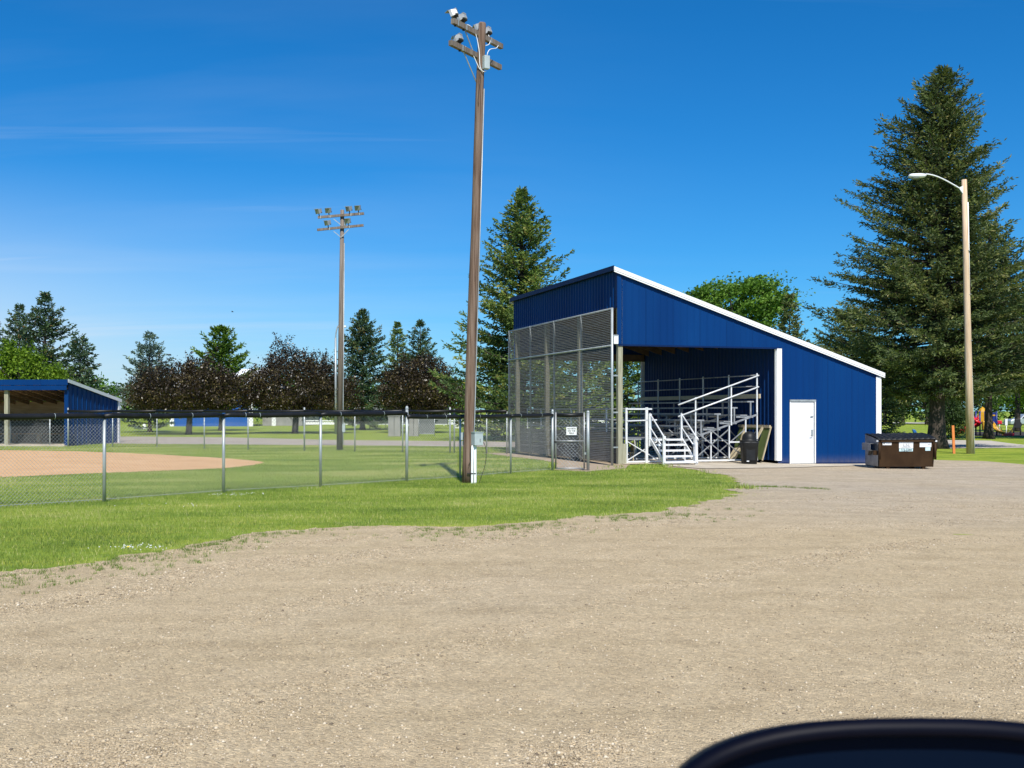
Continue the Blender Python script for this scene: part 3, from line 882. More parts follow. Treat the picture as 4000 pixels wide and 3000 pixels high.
# purple leaved crab apples
GP = 'purple leaved trees beyond the far fence'
broadleaf('first purple leaved tree, low and broad, nearest the dugout', gp(737, 74.5), [(-0.2, 0.5, 3.1, 3.4, 4.4, 1.6), (-1.9, 0.2, 2.7, 2.2, 3.4, 1.25), (2.0, 0, 2.9, 1.9, 3.2, 1.35), (0.6, 0, 4.3, 2.0, 1.6, 0.95), (-3.0, 0, 3.4, 1.0, 0.9, 0.8), (2.6, 0, 4.0, 0.9, 0.8, 0.7), (-1.0, 0, 4.6, 0.8, 0.7, 0.6)], (0.1, 0, 1.5), M['purple_leaf'], 41, name='purple_leaf_tree', ncl=560, per=62, cr=0.29, leaf=0.14, trunk_r=0.2, sprigs=60, group=GP)
broadleaf('second purple leaved tree with tall upright sprigs, left of the far light pole', gp(1152, 78), [(0.0, 0.5, 3.3, 3.6, 4.6, 2.0), (-2.3, 0.2, 2.7, 2.1, 3.4, 1.25), (2.6, 0, 2.7, 2.0, 3.2, 1.4), (0.3, 0, 5.0, 2.2, 1.8, 1.25), (-3.2, 0, 3.9, 1.0, 0.9, 0.9), (2.2, 0, 5.2, 0.8, 0.7, 0.8), (-1.2, 0, 5.9, 0.8, 0.7, 0.7), (3.6, 0, 3.4, 1.0, 0.9, 0.9)], (0.1, 0, 1.5), M['purple_leaf'], 42, name='purple_leaf_tree', ncl=640, per=62, cr=0.30, leaf=0.14, trunk_r=0.22, sprigs=80, group=GP)
broadleaf('third purple leaved tree, rounded, nearest the tall light pole', gp(1645, 80), [(-0.3, 0.3, 3.1, 2.9, 3.6, 2.0), (1.3, 0.2, 2.8, 1.9, 1.8, 1.5), (-0.2, 0, 4.6, 1.7, 1.5, 1.1), (1.6, 0, 4.2, 0.9, 0.8, 0.8), (-2.2, 0, 3.9, 0.9, 0.8, 0.9)], (0, 0, 1.2), M['purple_leaf'], 43, name='purple_leaf_tree', ncl=480, per=62, cr=0.29, leaf=0.14, trunk_r=0.2, sprigs=46, group=GP)
# big spruce behind the grandstand
spruce('tall green spruce rising behind the blue front of the grandstand', gp(2040, 60), ztop(746, 60), 4.6, 0.2, M['spruce_green'], 51, prof=0.78, nb=560, gap=0.2, droop=-0.12, up=0.38, clump=0.22, dens=1.8, group=GS)
spruce('spruce seen through the open bay of the grandstand', gp(2290, 72), 7.0, 3.6, 0.2, M['spruce_green'], 52, prof=0.5, group=GS)
spruce('bushy spruce seen low through the grandstand mesh', gp(2450, 66), 6.2, 3.4, 0.1, M['spruce_green'], 57, prof=0.5, group=GS)
# elm behind the roof
broadleaf('wind blown green elm showing above the white roof edge', gp(2880, 72), [(-0.6, 0, 8.6, 3.3, 2.6, 2.0), (1.6, 0, 9.2, 2.0, 2.0, 1.3), (-2.9, 0, 8.0, 1.8, 1.7, 1.3), (0.6, 0, 6.6, 2.8, 2.4, 2.0), (-1.6, 0, 9.6, 1.3, 1.2, 0.8)], (0, 0, 4.0), M['leaf_elm'], 61, ncl=250, per=80, cr=0.24, leaf=0.19, trunk_r=0.3, wind=(1.0, 0.1, 0.42), name='elm_tree', sprigs=130)
spruce('small thin spruce between the elm and the giant spruce', gp(3084, 66), ztop(1150, 66), 2.2, 0.6, M['spruce_dark'], 53, group=GS, gap=0.1)
# giant spruce on the right
SX, SY, SZ = G(3658, 1752)
spruce('giant dark spruce with a thick trunk behind the street lamp', (SX, SY, SZ), ztop(272, SY) - SZ, 5.35, 2.3, M['spruce_dark'], 54, nb=900, prof=0.70, droop=-0.22, up=0.36, clump=0.19, cw=0.30, dens=1.9, trunk_r=0.36, lean=(0.35, 0), top_slope=0.8, gap=0.16, side=(-math.pi / 2, -0.30))
spruce('unseen dark spruce added past the right edge to shade the playground', gp(4330, 66), 13.0, 4.0, 2.6, M['spruce_dark'], 59, prof=0.5, droop=-0.2)  # out of view, added only to cast shade on the playground
spruce('low young spruce behind the right corner of the grandstand', gp(3440, 62), 4.4, 2.0, 0.1, M['spruce_dark'], 55, prof=0.7, droop=-0.15)
spruce('shaded spruce behind the giant one near the playground', gp(3862, 68.5), 13.5, 4.4, 2.9, M['spruce_dark'], 56, prof=0.5, droop=-0.2)
spruce('dark spruce half hidden between the giant spruce and the grandstand', gp(3330, 84), 9.6, 4.4, 2.3, M['spruce_dark'], 58, prof=0.55)
broadleaf('pale green thin crowned tree at the right edge', gp(3975, 92), [(0, 0, 6.5, 3.0, 2.6, 4.2), (1.5, 0, 10.0, 2.2, 2.0, 2.3), (0.3, 0, 3.6, 2.6, 2.2, 1.6)], (0, 0, 4.0), M['leaf_bright'], 62, ncl=240, per=40, cr=0.45, leaf=0.2, trunk_r=0.22)
broadleaf('dark rounded bush beside the giant spruce trunk', gp(3722, 66), [(0, 0, 1.0, 1.0, 0.9, 1.0), (-0.5, 0, 1.7, 0.9, 0.8, 1.1)], (0, 0, 0.5), M['bush'], 63, cat='bush', name='bush', ncl=110, per=50, cr=0.2, leaf=0.13, trunk_r=0.05)
# distant tree line of the park
for i in range(17):
    px = -260 + i * 128 + random.uniform(-40, 40)
    D = random.uniform(138, 175)
    broadleaf(['rounded far green tree on the horizon beyond the blue hall', 'far green tree on the horizon beyond the white rail fence'][0 if px < 1150 else 1], gp(px, D), [(0, 0, 3.2, 3.6, 2.5, 2.6), (1.2, 0, 4.6, 2.2, 2, 1.4)], (0, 0, 1.2), M['leaf_elm' if i % 3 else 'bush'], 200 + i, ncl=70, per=34, cr=0.5, leaf=0.42, trunk_r=0.2, group='far trees west of the grandstand' if px < 1150 else 'far trees beyond the white rail fence')
for i in range(9):
    px = 3360 + i * 88 + random.uniform(-25, 25)
    D = random.uniform(128, 160)
    broadleaf('far dark green tree under the giant spruce, across the park', gp(px, D), [(0, 0, 4.2, 3.4, 2.5, 3.6), (1.0, 0, 6.6, 2.2, 2, 1.7)], (0, 0, 2.0), M['bush' if i % 2 else 'leaf_elm'], 240 + i, ncl=70, per=34, cr=0.5, leaf=0.42, trunk_r=0.25, group='far trees across the park')

# ------------------------------------------------------------------ grandstand building
LS, LT = 9.58, 10.0


def roof_z(s): return 6.02 - 0.3203 * s


def rib_panel(P, a0, a1, zb, zt, pitch=0.235, h=0.020, minor=0.004, flank=0.014):
    """ribbed steel sheet: P(a, z, out) -> point, zb/zt functions of a"""
    prof = []
    a = a0
    while a < a1 - 1e-6:
        for da, o in ((0, 0), (flank, h), (flank + 0.026, h), (2 * flank + 0.026, 0), (0.110, 0), (0.116, minor), (0.128, minor), (0.134, 0), (0.165, 0), (0.171, minor), (0.183, minor), (0.189, 0)):
            if a + da < a1: prof.append((a + da, o))
        a += pitch
    prof.append((a1, 0))
    mb = MB()
    vs = []
    for q, o in prof:
        vs += [P(q, zb(q), o), P(q, zt(q), o)]
    fs = [(2 * i, 2 * i + 2, 2 * i + 3, 2 * i + 1) for i in range(len(prof) - 1)]
    return mb.add(vs, fs)


gs = thing('grandstand_building', 'blue ribbed steel grandstand shed with white trim and one open side', 'building', B(0, 0, 0))


def gz(s, t): return float(hz((B(s, t, 0)).x)) + 0.03


HEAD = 3.66
# near gable wall: header and right hand part round the door, one sheet of steel
Pn = lambda s, z, o: B(s, -o, z)
D0, D1, DZ0, DZ1 = 6.085, 7.05, -0.07, 1.985
w = rib_panel(Pn, 0.0, 5.66, lambda s: HEAD, lambda s: roof_z(s) - 0.10, h=0.010, minor=0.002)
for a0, a1, zb in ((5.66, D0, None), (D0, D1, DZ1), (D1, LS, None)):
    p = rib_panel(Pn, a0, a1, (lambda s, zb=zb: zb if zb is not None else gz(s, 0)), lambda s: roof_z(s) - 0.10, h=0.010, minor=0.002)
    w.add(p.v, p.f)
w.build('gable_wall', M['blue'], gs)
# far gable, mirrored
Pf = lambda s, z, o: B(s, LT + o, z)
w = rib_panel(Pf, 0.0, 5.66, lambda s: HEAD, lambda s: roof_z(s) - 0.10)
p = rib_panel(Pf, 5.66, LS, lambda s: gz(s, LT), lambda s: roof_z(s) - 0.10); w.add(p.v, p.f)
w.build('gable_wall', M['blue'], gs)
# front band under the roof
rib_panel(lambda a, z, o: B(-o, a, z), 0.0, LT, lambda a: 4.83, lambda a: roof_z(0) - 0.08, h=0.034, flank=0.030).build('front_wall', M['blue'], gs)
# back wall and partition
rib_panel(lambda a, z, o: B(LS + o, a, z), 0.0, LT, lambda a: gz(LS, a), lambda a: roof_z(LS) - 0.10).build('back_wall', M['blue'], gs)
rib_panel(lambda a, z, o: B(5.66 - o, a, z), 0.05, LT - 0.05, lambda a: 0.03, lambda a: roof_z(5.66) - 0.12, h=0.034, flank=0.030).build('partition_wall', M['blue_shaded'], gs)
# roof sheet
mb = MB()
s0, s1, t0, t1 = -0.14, 9.71, -0.07, LT + 0.07
mb.hexa([B(s0, t0, roof_z(s0) - 0.06), B(s1, t0, roof_z(s1) - 0.06), B(s1, t1, roof_z(s1) - 0.06), B(s0, t1, roof_z(s0) - 0.06),
         B(s0, t0, roof_z(s0) - 0.004), B(s1, t0, roof_z(s1) - 0.004), B(s1, t1, roof_z(s1) - 0.004), B(s0, t1, roof_z(s0) - 0.004)])
roof = mb.build('roof', M['blue_dark'], gs)
for tt in (-0.085, LT + 0.085):
    mb = MB()
    for (za, zb_, th) in ((0.0, -0.115, 0.024), (-0.125, -0.165, 0.014)):
        mb.hexa([B(s0 - 0.01, tt + th, roof_z(s0) + zb_), B(s1, tt + th, roof_z(s1) + zb_), B(s1, tt - th, roof_z(s1) + zb_), B(s0 - 0.01, tt - th, roof_z(s0) + zb_),
                 B(s0 - 0.01, tt + th, roof_z(s0) + za), B(s1, tt + th, roof_z(s1) + za), B(s1, tt - th, roof_z(s1) + za), B(s0 - 0.01, tt - th, roof_z(s0) + za)])
    mb.build('fascia', M['white'], gs)
MB().bar(B(-0.145, -0.06, roof_z(0) + 0.0), B(-0.145, LT + 0.06, roof_z(0) + 0.0), 0.03, 0.15).build('front_fascia', M['blue_dark'], gs)
# trims
def vtrim(s, t, z0, z1, ws, wt, mat, name='corner_trim'):
    c = B(s, t, (z0 + z1) / 2)
    return MB().obox(c, V * ws / 2, U * wt / 2, (0, 0, (z1 - z0) / 2)).build(name, mat, gs)


vtrim(5.69, -0.018, 0.03, HEAD - 0.003, 0.175, 0.05, M['white'])
vtrim(5.593, 0.050, 0.03, HEAD - 0.003, 0.02, 0.08, M['white'])
vtrim(LS - 0.075, -0.03, gz(LS, 0), roof_z(LS) - 0.17, 0.19, 0.016, M['white'])
vtrim(LS + 0.028, 0.06, gz(LS, 0), roof_z(LS) - 0.17, 0.012, 0.19, M['white'])
vtrim(5.60, LT + 0.02, 0.03, HEAD - 0.003, 0.16, 0.05, M['white'])
vtrim(-0.03, 0.05, 4.85, roof_z(0) - 0.09, 0.012, 0.15, M['blue_dark'])
vtrim(0.045, -0.027, 3.70, roof_z(0) - 0.16, 0.13, 0.010, M['blue'])
MB().bar(B(-0.026, 0, 4.83), B(-0.026, LT, 4.83), 0.012, 0.05).build('drip_edge', M['blue_dark'], gs)
MB().bar(B(0.02, -0.026, HEAD + 0.004), B(5.78, -0.026, HEAD + 0.004), 0.012, 0.05).build('drip_edge', M['blue_dark'], gs)
mb = MB()
for a, b in ((5.80, D0 - 0.03), (D1 + 0.05, LS - 0.18)):
    mb.hexa([B(a, -0.023, gz(a, 0) - 0.02), B(b, -0.023, gz(b, 0) - 0.02), B(b, -0.035, gz(b, 0) - 0.02), B(a, -0.035, gz(a, 0) - 0.02),
             B(a, -0.023, gz(a, 0) + 0.03), B(b, -0.023, gz(b, 0) + 0.03), B(b, -0.035, gz(b, 0) + 0.03), B(a, -0.035, gz(a, 0) + 0.03)])
mb.build('base_trim', M['blue_dark'], gs)
# posts and framing
for t in (0.075, 3.3, 6.5, 9.85):
    MB().obox(B(0.10, t, (0.0 + roof_z(0) - 0.25) / 2 - 0.02), V * 0.075, U * 0.075, (0, 0, (roof_z(0) - 0.25) / 2)).build('post', M['post_wood' if t < 1 else 'post_shaded'], gs)
MB().obox(B(0.255, 0.10, 0.32), V * 0.07, U * 0.06, (0, 0, 0.31)).build('skirt_board', M['post_wood'], gs)
for t in (0.06, LT - 0.06):
    MB().bar(B(0.19, t, HEAD + 0.14), B(5.62, t, HEAD + 0.14), 0.07, 0.28).build('header_beam', M['rafter'], gs)
MB().bar(B(0.20, 0.15, 5.55), B(0.20, LT - 0.15, 5.55), 0.06, 0.3).build('front_beam', M['rafter'], gs)
for k in range(9):
    t = 0.5 + k * 1.125
    MB().bar(B(0.25, t, roof_z(0.25) - 0.24), B(LS - 0.05, t, roof_z(LS - 0.05) - 0.24), 0.045, 0.24).build('rafter', M['rafter'], gs)
for k in range(11):
    s = 0.3 + k * 0.92
    MB().bar(B(s, 0.06, roof_z(s) - 0.09), B(s, LT - 0.06, roof_z(s) - 0.09), 0.09, 0.04).build('purlin', M['rafter'], gs)
mb = MB()
for k in range(6):
    mb.obox(B(0.215, LT / 2 + 0.1, 0.09 + 0.16 * k), V * 0.018, U * (LT / 2 - 0.15), (0, 0, 0.076))
mb.build('board_wall', M['grey_plank'], gs)
# white junction box at the head of the corner post
MB().obox(B(-0.075, -0.02, 3.83), V * 0.075, U * 0.06, (0, 0, 0.14)).build('junction_box', M['white'], gs, bevel=0.01)
# door
mb = MB()
dz0, dz1 = DZ0, DZ1 - 0.06
mb.obox(B((D0 + D1) / 2 - 0.02, -0.012, (dz0 + dz1) / 2), V * ((D1 - D0) / 2 - 0.045), U * 0.016, (0, 0, (dz1 - dz0) / 2))
dw = D1 - D0 - 0.13
for cx in (0.25, 0.72):
    for z0, z1 in ((0.08, 0.60), (0.76, 1.42), (1.56, 1.72)):
        s0_ = D0 + 0.03 + dw * cx; zc = dz0 + (z0 + z1) / 2 + 0.06
        hw, hh = dw * 0.155, (z1 - z0) / 2
        for (ds, dz, ws, hs) in ((0, hh, hw, 0.009), (0, -hh, hw, 0.009), (hw, 0, 0.009, hh), (-hw, 0, 0.009, hh)):
            mb.obox(B(s0_ + ds, -0.030, zc + dz), V * ws, U * 0.0035, (0, 0, hs))
        mb.obox(B(s0_, -0.030, zc), V * (hw - 0.035), U * 0.004, (0, 0, hh - 0.035))
door = mb.build('door', M['white'], gs)
mb = MB()
hx = D1 - 0.135
mb.obox(B(hx, -0.040, 0.93), V * 0.035, U * 0.010, (0, 0, 0.10))
mb.tube([B(hx, -0.045, 0.845), B(hx, -0.095, 0.845), B(hx - 0.02, -0.10, 0.845), B(hx - 0.105, -0.10, 0.840)], 0.011, 8)
mb.build('door_handle', M['galv'], door, bevel=0.003)
mb = MB()
mb.tube([B(hx, -0.028, 1.46), B(hx, -0.055, 1.46)], 0.026, 12)
mb.obox(B(hx - 0.02, -0.055, 1.46), V * 0.05, U * 0.008, (0, 0, 0.012))
mb.build('latch', M['galv'], door)
MB().obox(B((D0 + D1) / 2, -0.034, DZ1 - 0.01), V * ((D1 - D0) / 2 + 0.01), U * 0.020, (0, 0, 0.034)).build('door_header', M['galv'], door)  # grey here paints the shade on the top of the door frame
mb = MB()
mb.obox(B(D1 - 0.018, -0.032, (DZ0 + DZ1) / 2 - 0.022), V * 0.022, U * 0.018, (0, 0, (DZ1 - DZ0) / 2 - 0.023))
mb.obox(B(D0 + 0.006, -0.030, (DZ0 + DZ1) / 2 - 0.022), V * 0.012, U * 0.016, (0, 0, (DZ1 - DZ0) / 2 - 0.023))
mb.build('door_frame', M['white'], door)
MB().obox(B((D0 + D1) / 2, -0.04, DZ0 - 0.005), V * ((D1 - D0) / 2 - 0.02), U * 0.03, (0, 0, 0.018)).build('door_sill', M['alum'], door)

# ------------------------------------------------------------------ bleachers inside
bl = thing('bleachers', 'silver aluminium bleachers with rails and a stair inside the blue grandstand', 'bleachers', B(2.5, 0.25, 0.02))
T0, T1 = 0.25, 9.4
rows = [(2.75 + 0.6 * k, 0.90 + 0.2 * k) for k in range(4)]
for s, z in rows:
    MB().obox(B(s, (T0 + T1) / 2, z), V * 0.125, U * ((T1 - T0) / 2), (0, 0, 0.019)).build('footboard', M['alum'], bl)
for s, z in [(2.45, 1.15)] + [(s + 0.27, z + 0.44) for s, z in rows]:
    MB().obox(B(s, (T0 + T1) / 2 + 0.03, z), V * 0.12, U * ((T1 - T0) / 2), (0, 0, 0.022)).build('seat', M['alum'], bl)
MB().obox(B(5.12, (T0 + T1) / 2, 2.12), V * 0.022, U * ((T1 - T0) / 2 + 0.05), (0, 0, 0.07)).build('backboard', M['pine_board'], bl)
# front walkway
for k in range(4):
    MB().obox(B(1.08 + 0.30 * k, (T0 + T1) / 2 + 0.2, 0.755), V * 0.135, U * ((T1 - T0) / 2 - 0.2), (0, 0, 0.019)).build('walkway_plank', M['alum'], bl)
MB().obox(B(0.66, (T0 + T1) / 2 + 0.02, 0.755), V * 0.27, U * ((T1 - T0) / 2), (0, 0, 0.019)).build('walkway_plank', M['alum'], bl)
# frames every 1.83 m
for i in range(6):
    t = T0 + 0.04 + i * 1.80
    for s, zt in ((0.45, 0.73), (1.55, 0.73), (2.45, 0.73), (2.78, 0.87), (3.38, 1.08), (4.04, 1.27), (4.64, 1.47), (5.06, 2.86)):
        MB().bar(B(s, t, 0.03), B(s, t, zt), 0.038, 0.036, U).build('leg', M['alum_white'], bl)
    for s, z in rows:
        MB().bar(B(s - 0.26, t, z - 0.05), B(s + 0.36, t, z - 0.05), 0.04, 0.06).build('bracket', M['alum'], bl)
        MB().bar(B(s + 0.27, t, z - 0.03), B(s + 0.27, t, z + 0.42), 0.04, 0.045, U).build('seat_leg', M['alum'], bl)
    MB().bar(B(2.2, t, 0.62), B(5.06, t, 1.52), 0.04, 0.055).build('stringer', M['alum'], bl)
    MB().bar(B(0.42, t, 0.06), B(5.08, t, 0.06), 0.045, 0.05).build('base_rail', M['alum_white'], bl)
    for a, b in ((2.78, 4.04), (3.38, 4.64)):
        MB().bar(B(a, t + 0.03, 0.10), B(b, t + 0.03, 1.05), 0.028, 0.028).build('brace', M['alum'], bl)
        MB().bar(B(a, t - 0.03, 1.02), B(b, t - 0.03, 0.10), 0.028, 0.028).build('brace', M['alum'], bl)
    MB().bar(B(0.47, t + 0.03, 0.10), B(1.5, t + 0.03, 0.68), 0.028, 0.028).build('brace', M['alum_white'], bl)
    MB().bar(B(0.47, t - 0.03, 0.68), B(1.5, t - 0.03, 0.10), 0.028, 0.028).build('brace', M['alum_white'], bl)
    MB().bar(B(4.04, t, 0.64), B(5.06, t, 0.64), 0.04, 0.045).build('crossbar', M['alum_white'], bl)
    if i < 5:
        for s in (3.38, 5.06):
            MB().bar(B(s, t, 0.12), B(s, t + 1.8, 1.0), 0.026, 0.026).build('brace', M['alum'], bl)
            MB().bar(B(s, t, 1.0), B(s, t + 1.8, 0.12), 0.026, 0.026).build('brace', M['alum'], bl)
for z in (2.80, 2.44):
    MB().tube([B(5.06, T0, z), B(5.06, T1, z)], 0.018, 8).build('back_rail', M['alum'], bl)
# end guard rails that climb with the rows
for dz in (0.0, -0.37):
    MB().tube([B(2.17, T0 - 0.06, 1.83 + dz), B(5.07, T0 - 0.06, 2.79 + dz)], 0.024, 8).build('end_rail', M['alum_white'], bl)
    MB().tube([B(2.17, T1 + 0.06, 1.83 + dz), B(5.07, T1 + 0.06, 2.79 + dz)], 0.024, 8).build('end_rail', M['alum'], bl)
for s, za, zb_ in ((2.80, 0.80, 2.07), (4.08, 1.18, 2.48), (5.02, 1.60, 2.85)):
    MB().bar(B(s, T0 - 0.02, za), B(s, T0 - 0.02, zb_), 0.04, 0.03, U).build('rail_post', M['alum_white'], bl)
# front walkway guard
for t in [T0 + 0.02 + 1.55 * k for k in range(7)]:
    MB().bar(B(0.42, t, 0.02), B(0.42, t, 1.74), 0.065 if t < 1 else 0.04, 0.045, U).build('guard_post', M['alum_white'], bl)
MB().bar(B(1.10, T0, 0.0), B(1.10, T0, 1.75), 0.085, 0.05, U).build('guard_post', M['alum_white'], bl)
for z in (1.70, 1.35, 1.08):
    MB().tube([B(0.42, T0, z), B(0.42, T1, z)], 0.02, 8).build('guard_rail', M['alum'], bl)
MB().bar(B(0.42, T0, 1.70), B(1.28, T0, 1.70), 0.05, 0.045).build('guard_rail', M['alum_white'], bl)
MB().bar(B(0.42, T0, 1.33), B(1.45, T0, 1.36), 0.05, 0.035).build('guard_rail', M['alum_white'], bl)
# stair at the near end
sa, sb = 1.18, 2.27
steps = [(0.06, 0.755), (-0.14, 0.60), (-0.35, 0.43), (-0.56, 0.26), (-0.76, 0.09)]
for t, z in steps:
    tr_ = MB()
    tr_.obox(B((sa + sb) / 2, t + 0.02, z), V * ((sb - sa) / 2 - 0.03), U * 0.11, (0, 0, 0.014))
    tr_.obox(B((sa + sb) / 2, t - 0.098, z - 0.012), V * ((sb - sa) / 2 - 0.03), U * 0.010, (0, 0, 0.026))
    tr_.build('tread', M['alum_white'], bl)
for s in (sa, sb):
    MB().bar(B(s, 0.22, 0.80), B(s, -0.88, 0.02), 0.035, 0.10).build('stair_stringer', M['alum_white'], bl)
    MB().bar(B(s, 0.16, 0.55), B(s, 0.16, 1.55), 0.085 if s == sa else 0.06, 0.06, U).build('stair_post', M['alum_white'], bl)
    MB().bar(B(s, -0.80, 0.0), B(s, -0.80, 0.88 if s == sa else 0.84), 0.085, 0.07, U).build('stair_post', M['alum_white'], bl)
    MB().tube([B(s + 0.02, 0.22, 1.56), B(s + 0.02, -0.78, 0.84), B(s + 0.02, -0.90, 0.76)], 0.024, 8).build('handrail', M['alum_white'], bl)
    MB().tube([B(s + 0.02, 0.18, 1.12), B(s + 0.02, -0.79, 0.46)], 0.022, 8).build('handrail', M['alum_white'], bl)

# things kept under and beside the bleachers
mb = MB()
c = B(0.95, 1.25, 0)
mb.obox(c + Vector((0, 0, 0.30)), V * 0.14, U * 0.13, (0, 0, 0.012))
mb.obox(c + V * 0.13 + Vector((0, 0, 0.48)), V * 0.014, U * 0.12, (0, 0, 0.15))
for i in (-1, 1):
    for j in (-1, 1):
        mb.bar(c + V * 0.11 * i + U * 0.1 * j + Vector((0, 0, 0.03)), c + V * 0.11 * i + U * 0.1 * j + Vector((0, 0, 0.29)), 0.03, 0.03, U)
tag(mb.build('chair', M['pine_board'], base=c), 'small cream chair under the front walkway of the bleachers', 'chair')

# leaning green board with a frame
pn = thing('target_board', 'green wooden screen with a cut out window leaning on the blue partition', 'board', B(5.4, 0.3, 0.03))
def PB(t, q, o=0.0):
    """t along the wall, q 0..1 up the leaning board"""
    n = Vector((0, 0, 0)) - V * 0.93 + Vector((0, 0, 0.28))
    return B(5.26 + 0.33 * q, t, 0.03 + 1.10 * q) + n * o
mb = MB()
for ta, tb, qa, qb in ((0.32, 2.25, 0.02, 0.55), (0.32, 0.75, 0.55, 1.0), (1.85, 2.25, 0.55, 1.0), (0.75, 1.85, 0.90, 1.0)):
    mb.hexa([PB(ta, qa), PB(tb, qa), PB(tb, qa, 0.015), PB(ta, qa, 0.015), PB(ta, qb), PB(tb, qb), PB(tb, qb, 0.015), PB(ta, qb, 0.015)])
mb.build('panel', M['green_ply'], pn)
MB().bar(PB(0.30, 0.99, 0.035), PB(2.28, 0.99, 0.035), 0.05, 0.09).build('frame_board', M['pine_board'], pn)
MB().bar(PB(0.30, 0.0, 0.0), PB(0.30, 1.0, 0.0), 0.03, 0.05, U).build('frame_board', M['pine_board'], pn)
MB().bar(PB(0.72, 0.97, 0.04), PB(0.95, 0.02, 0.22), 0.05, 0.10, U).build('brace', M['pine_board'], pn)
MB().bar(PB(1.85, 0.97, 0.04), PB(1.75, 0.45, 0.10), 0.05, 0.09, U).build('brace', M['pine_board'], pn)
for k, l in enumerate(('outermost of the short boards leaning by the black bin', 'middle short board leaning by the black bin', 'innermost of the short boards leaning by the black bin')):
    s = 4.42 + 0.10 * k
    o = MB().bar(B(s, 0.9 + 0.1 * k, 0.04), B(s + 0.26, 0.9 + 0.1 * k, 0.42), 0.32, 0.022, V).build('board', M['pine_board'], base=B(s, 0.9, 0.03))
    tag(o, l, 'board', 'short boards leaning by the bin')

# ------------------------------------------------------------------ bin
bx, by, bz = G(2934, 1816)
by += 0.28; bz = float(hz(bx)) + 0.022
bn = thing('litter_bin', 'black plastic litter bin with a domed lid on the concrete apron', 'litter bin', (bx, by, bz))
c = Vector((bx, by, bz))
def rsq(hw, z, n=28, e=5.0):
    out = []
    for k in range(n):
        a = 2 * math.pi * k / n + 0.2
        ca, sa = math.cos(a), math.sin(a)
        out.append(c + Vector((math.copysign(abs(ca) ** (2 / e), ca) * hw, math.copysign(abs(sa) ** (2 / e), sa) * hw, z)))
    return out
def loft(rings, cap=True):
    mb = MB(); n = len(rings[0])
    mb.add([p for r_ in rings for p in r_], [(i * n + k, i * n + (k + 1) % n, (i + 1) * n + (k + 1) % n, (i + 1) * n + k) for i in range(len(rings) - 1) for k in range(n)], True)
    if cap:
        m = len(mb.v) - n
        mb.f.append(tuple(m + k for k in range(n))); mb.sm.append(False)
        mb.f.append(tuple(m - (len(rings) - 1) * n + k for k in range(n))[::-1]); mb.sm.append(False)
    return mb
bd = loft([rsq(0.215, 0.0), rsq(0.222, 0.02), rsq(0.218, 0.055), rsq(0.235, 0.065), rsq(0.262, 0.62), rsq(0.276, 0.66), rsq(0.276, 0.70), rsq(0.262, 0.705)])
bd.obox(c + Vector((0, -0.247, 0.33)), (0.14, 0, 0), (0, 0.006, 0), (0, 0, 0.21))
body = bd.build('body', M['black_plastic'], bn)
lid = MB().lathe([(0.285, 0.70), (0.292, 0.72), (0.285, 0.745), (0.232, 0.75), (0.228, 0.80), (0.215, 0.87), (0.185, 0.94), (0.13, 0.995), (0.06, 1.022), (0.0, 1.028)], c, 28)
lid.obox(c + Vector((0.255, -0.03, 0.775)), (0.045, 0, 0), (0, 0.05, 0), (0, 0, 0.014))
lid.build('lid', M['black_plastic'], bn)
MB().lathe([(0.0, 0), (0.044, 0.0), (0.044, 0.004), (0.0, 0.004)], (0, 0, 0), 20)
mb = MB()
mb.add([c + Vector((-0.09 + 0.045 * math.cos(a), -0.242, 0.095 + 0.017 * math.sin(a))) for a in [2 * math.pi * k / 20 for k in range(20)]], [tuple(range(20))])
mb.build('label', M['pvc'], bn)

# ------------------------------------------------------------------ dumpster
dx0, dy0, dzb = G(3543, 1833)
dm = thing('dumpster', 'brown steel dumpster with a black lid beside the blue wall', 'dumpster', (dx0, dy0, dzb))
o_ = Vector((dx0, dy0, dzb))
W, DP = 1.72, 1.25
def DQ(x, y, z): return o_ + Vector((x, y, z))
hw = W / 2
# shell: slightly sloped front, side walls rising to the back
MB().hexa([DQ(-hw + 0.03, 0.06, 0.07), DQ(hw - 0.03, 0.06, 0.07), DQ(hw, DP - 0.02, 0.07), DQ(-hw, DP - 0.02, 0.07),
           DQ(-hw, 0.0, 0.91), DQ(hw, 0.0, 0.91), DQ(hw, DP, 1.05), DQ(-hw, DP, 1.05)]).build('body', M['brown_steel'], dm, bevel=0.008)
MB().obox(DQ(0, -0.012, 0.865), (hw - 0.06, 0, 0), (0, 0.022, 0), (0, 0, 0.035)).build('top_rail', M['brown_steel'], dm, bevel=0.006)
mb = MB().hexa([DQ(-hw - 0.008, 0.065, 0.085), DQ(-hw - 0.004, 0.065, 0.085), DQ(-hw - 0.004, DP - 0.02, 0.085), DQ(-hw - 0.008, DP - 0.02, 0.085),
                DQ(-hw - 0.008, 0.01, 0.90), DQ(-hw - 0.004, 0.01, 0.90), DQ(-hw - 0.004, DP, 1.04), DQ(-hw - 0.008, DP, 1.04)])
mb.build('side_panel', M['grey_steel'], dm)
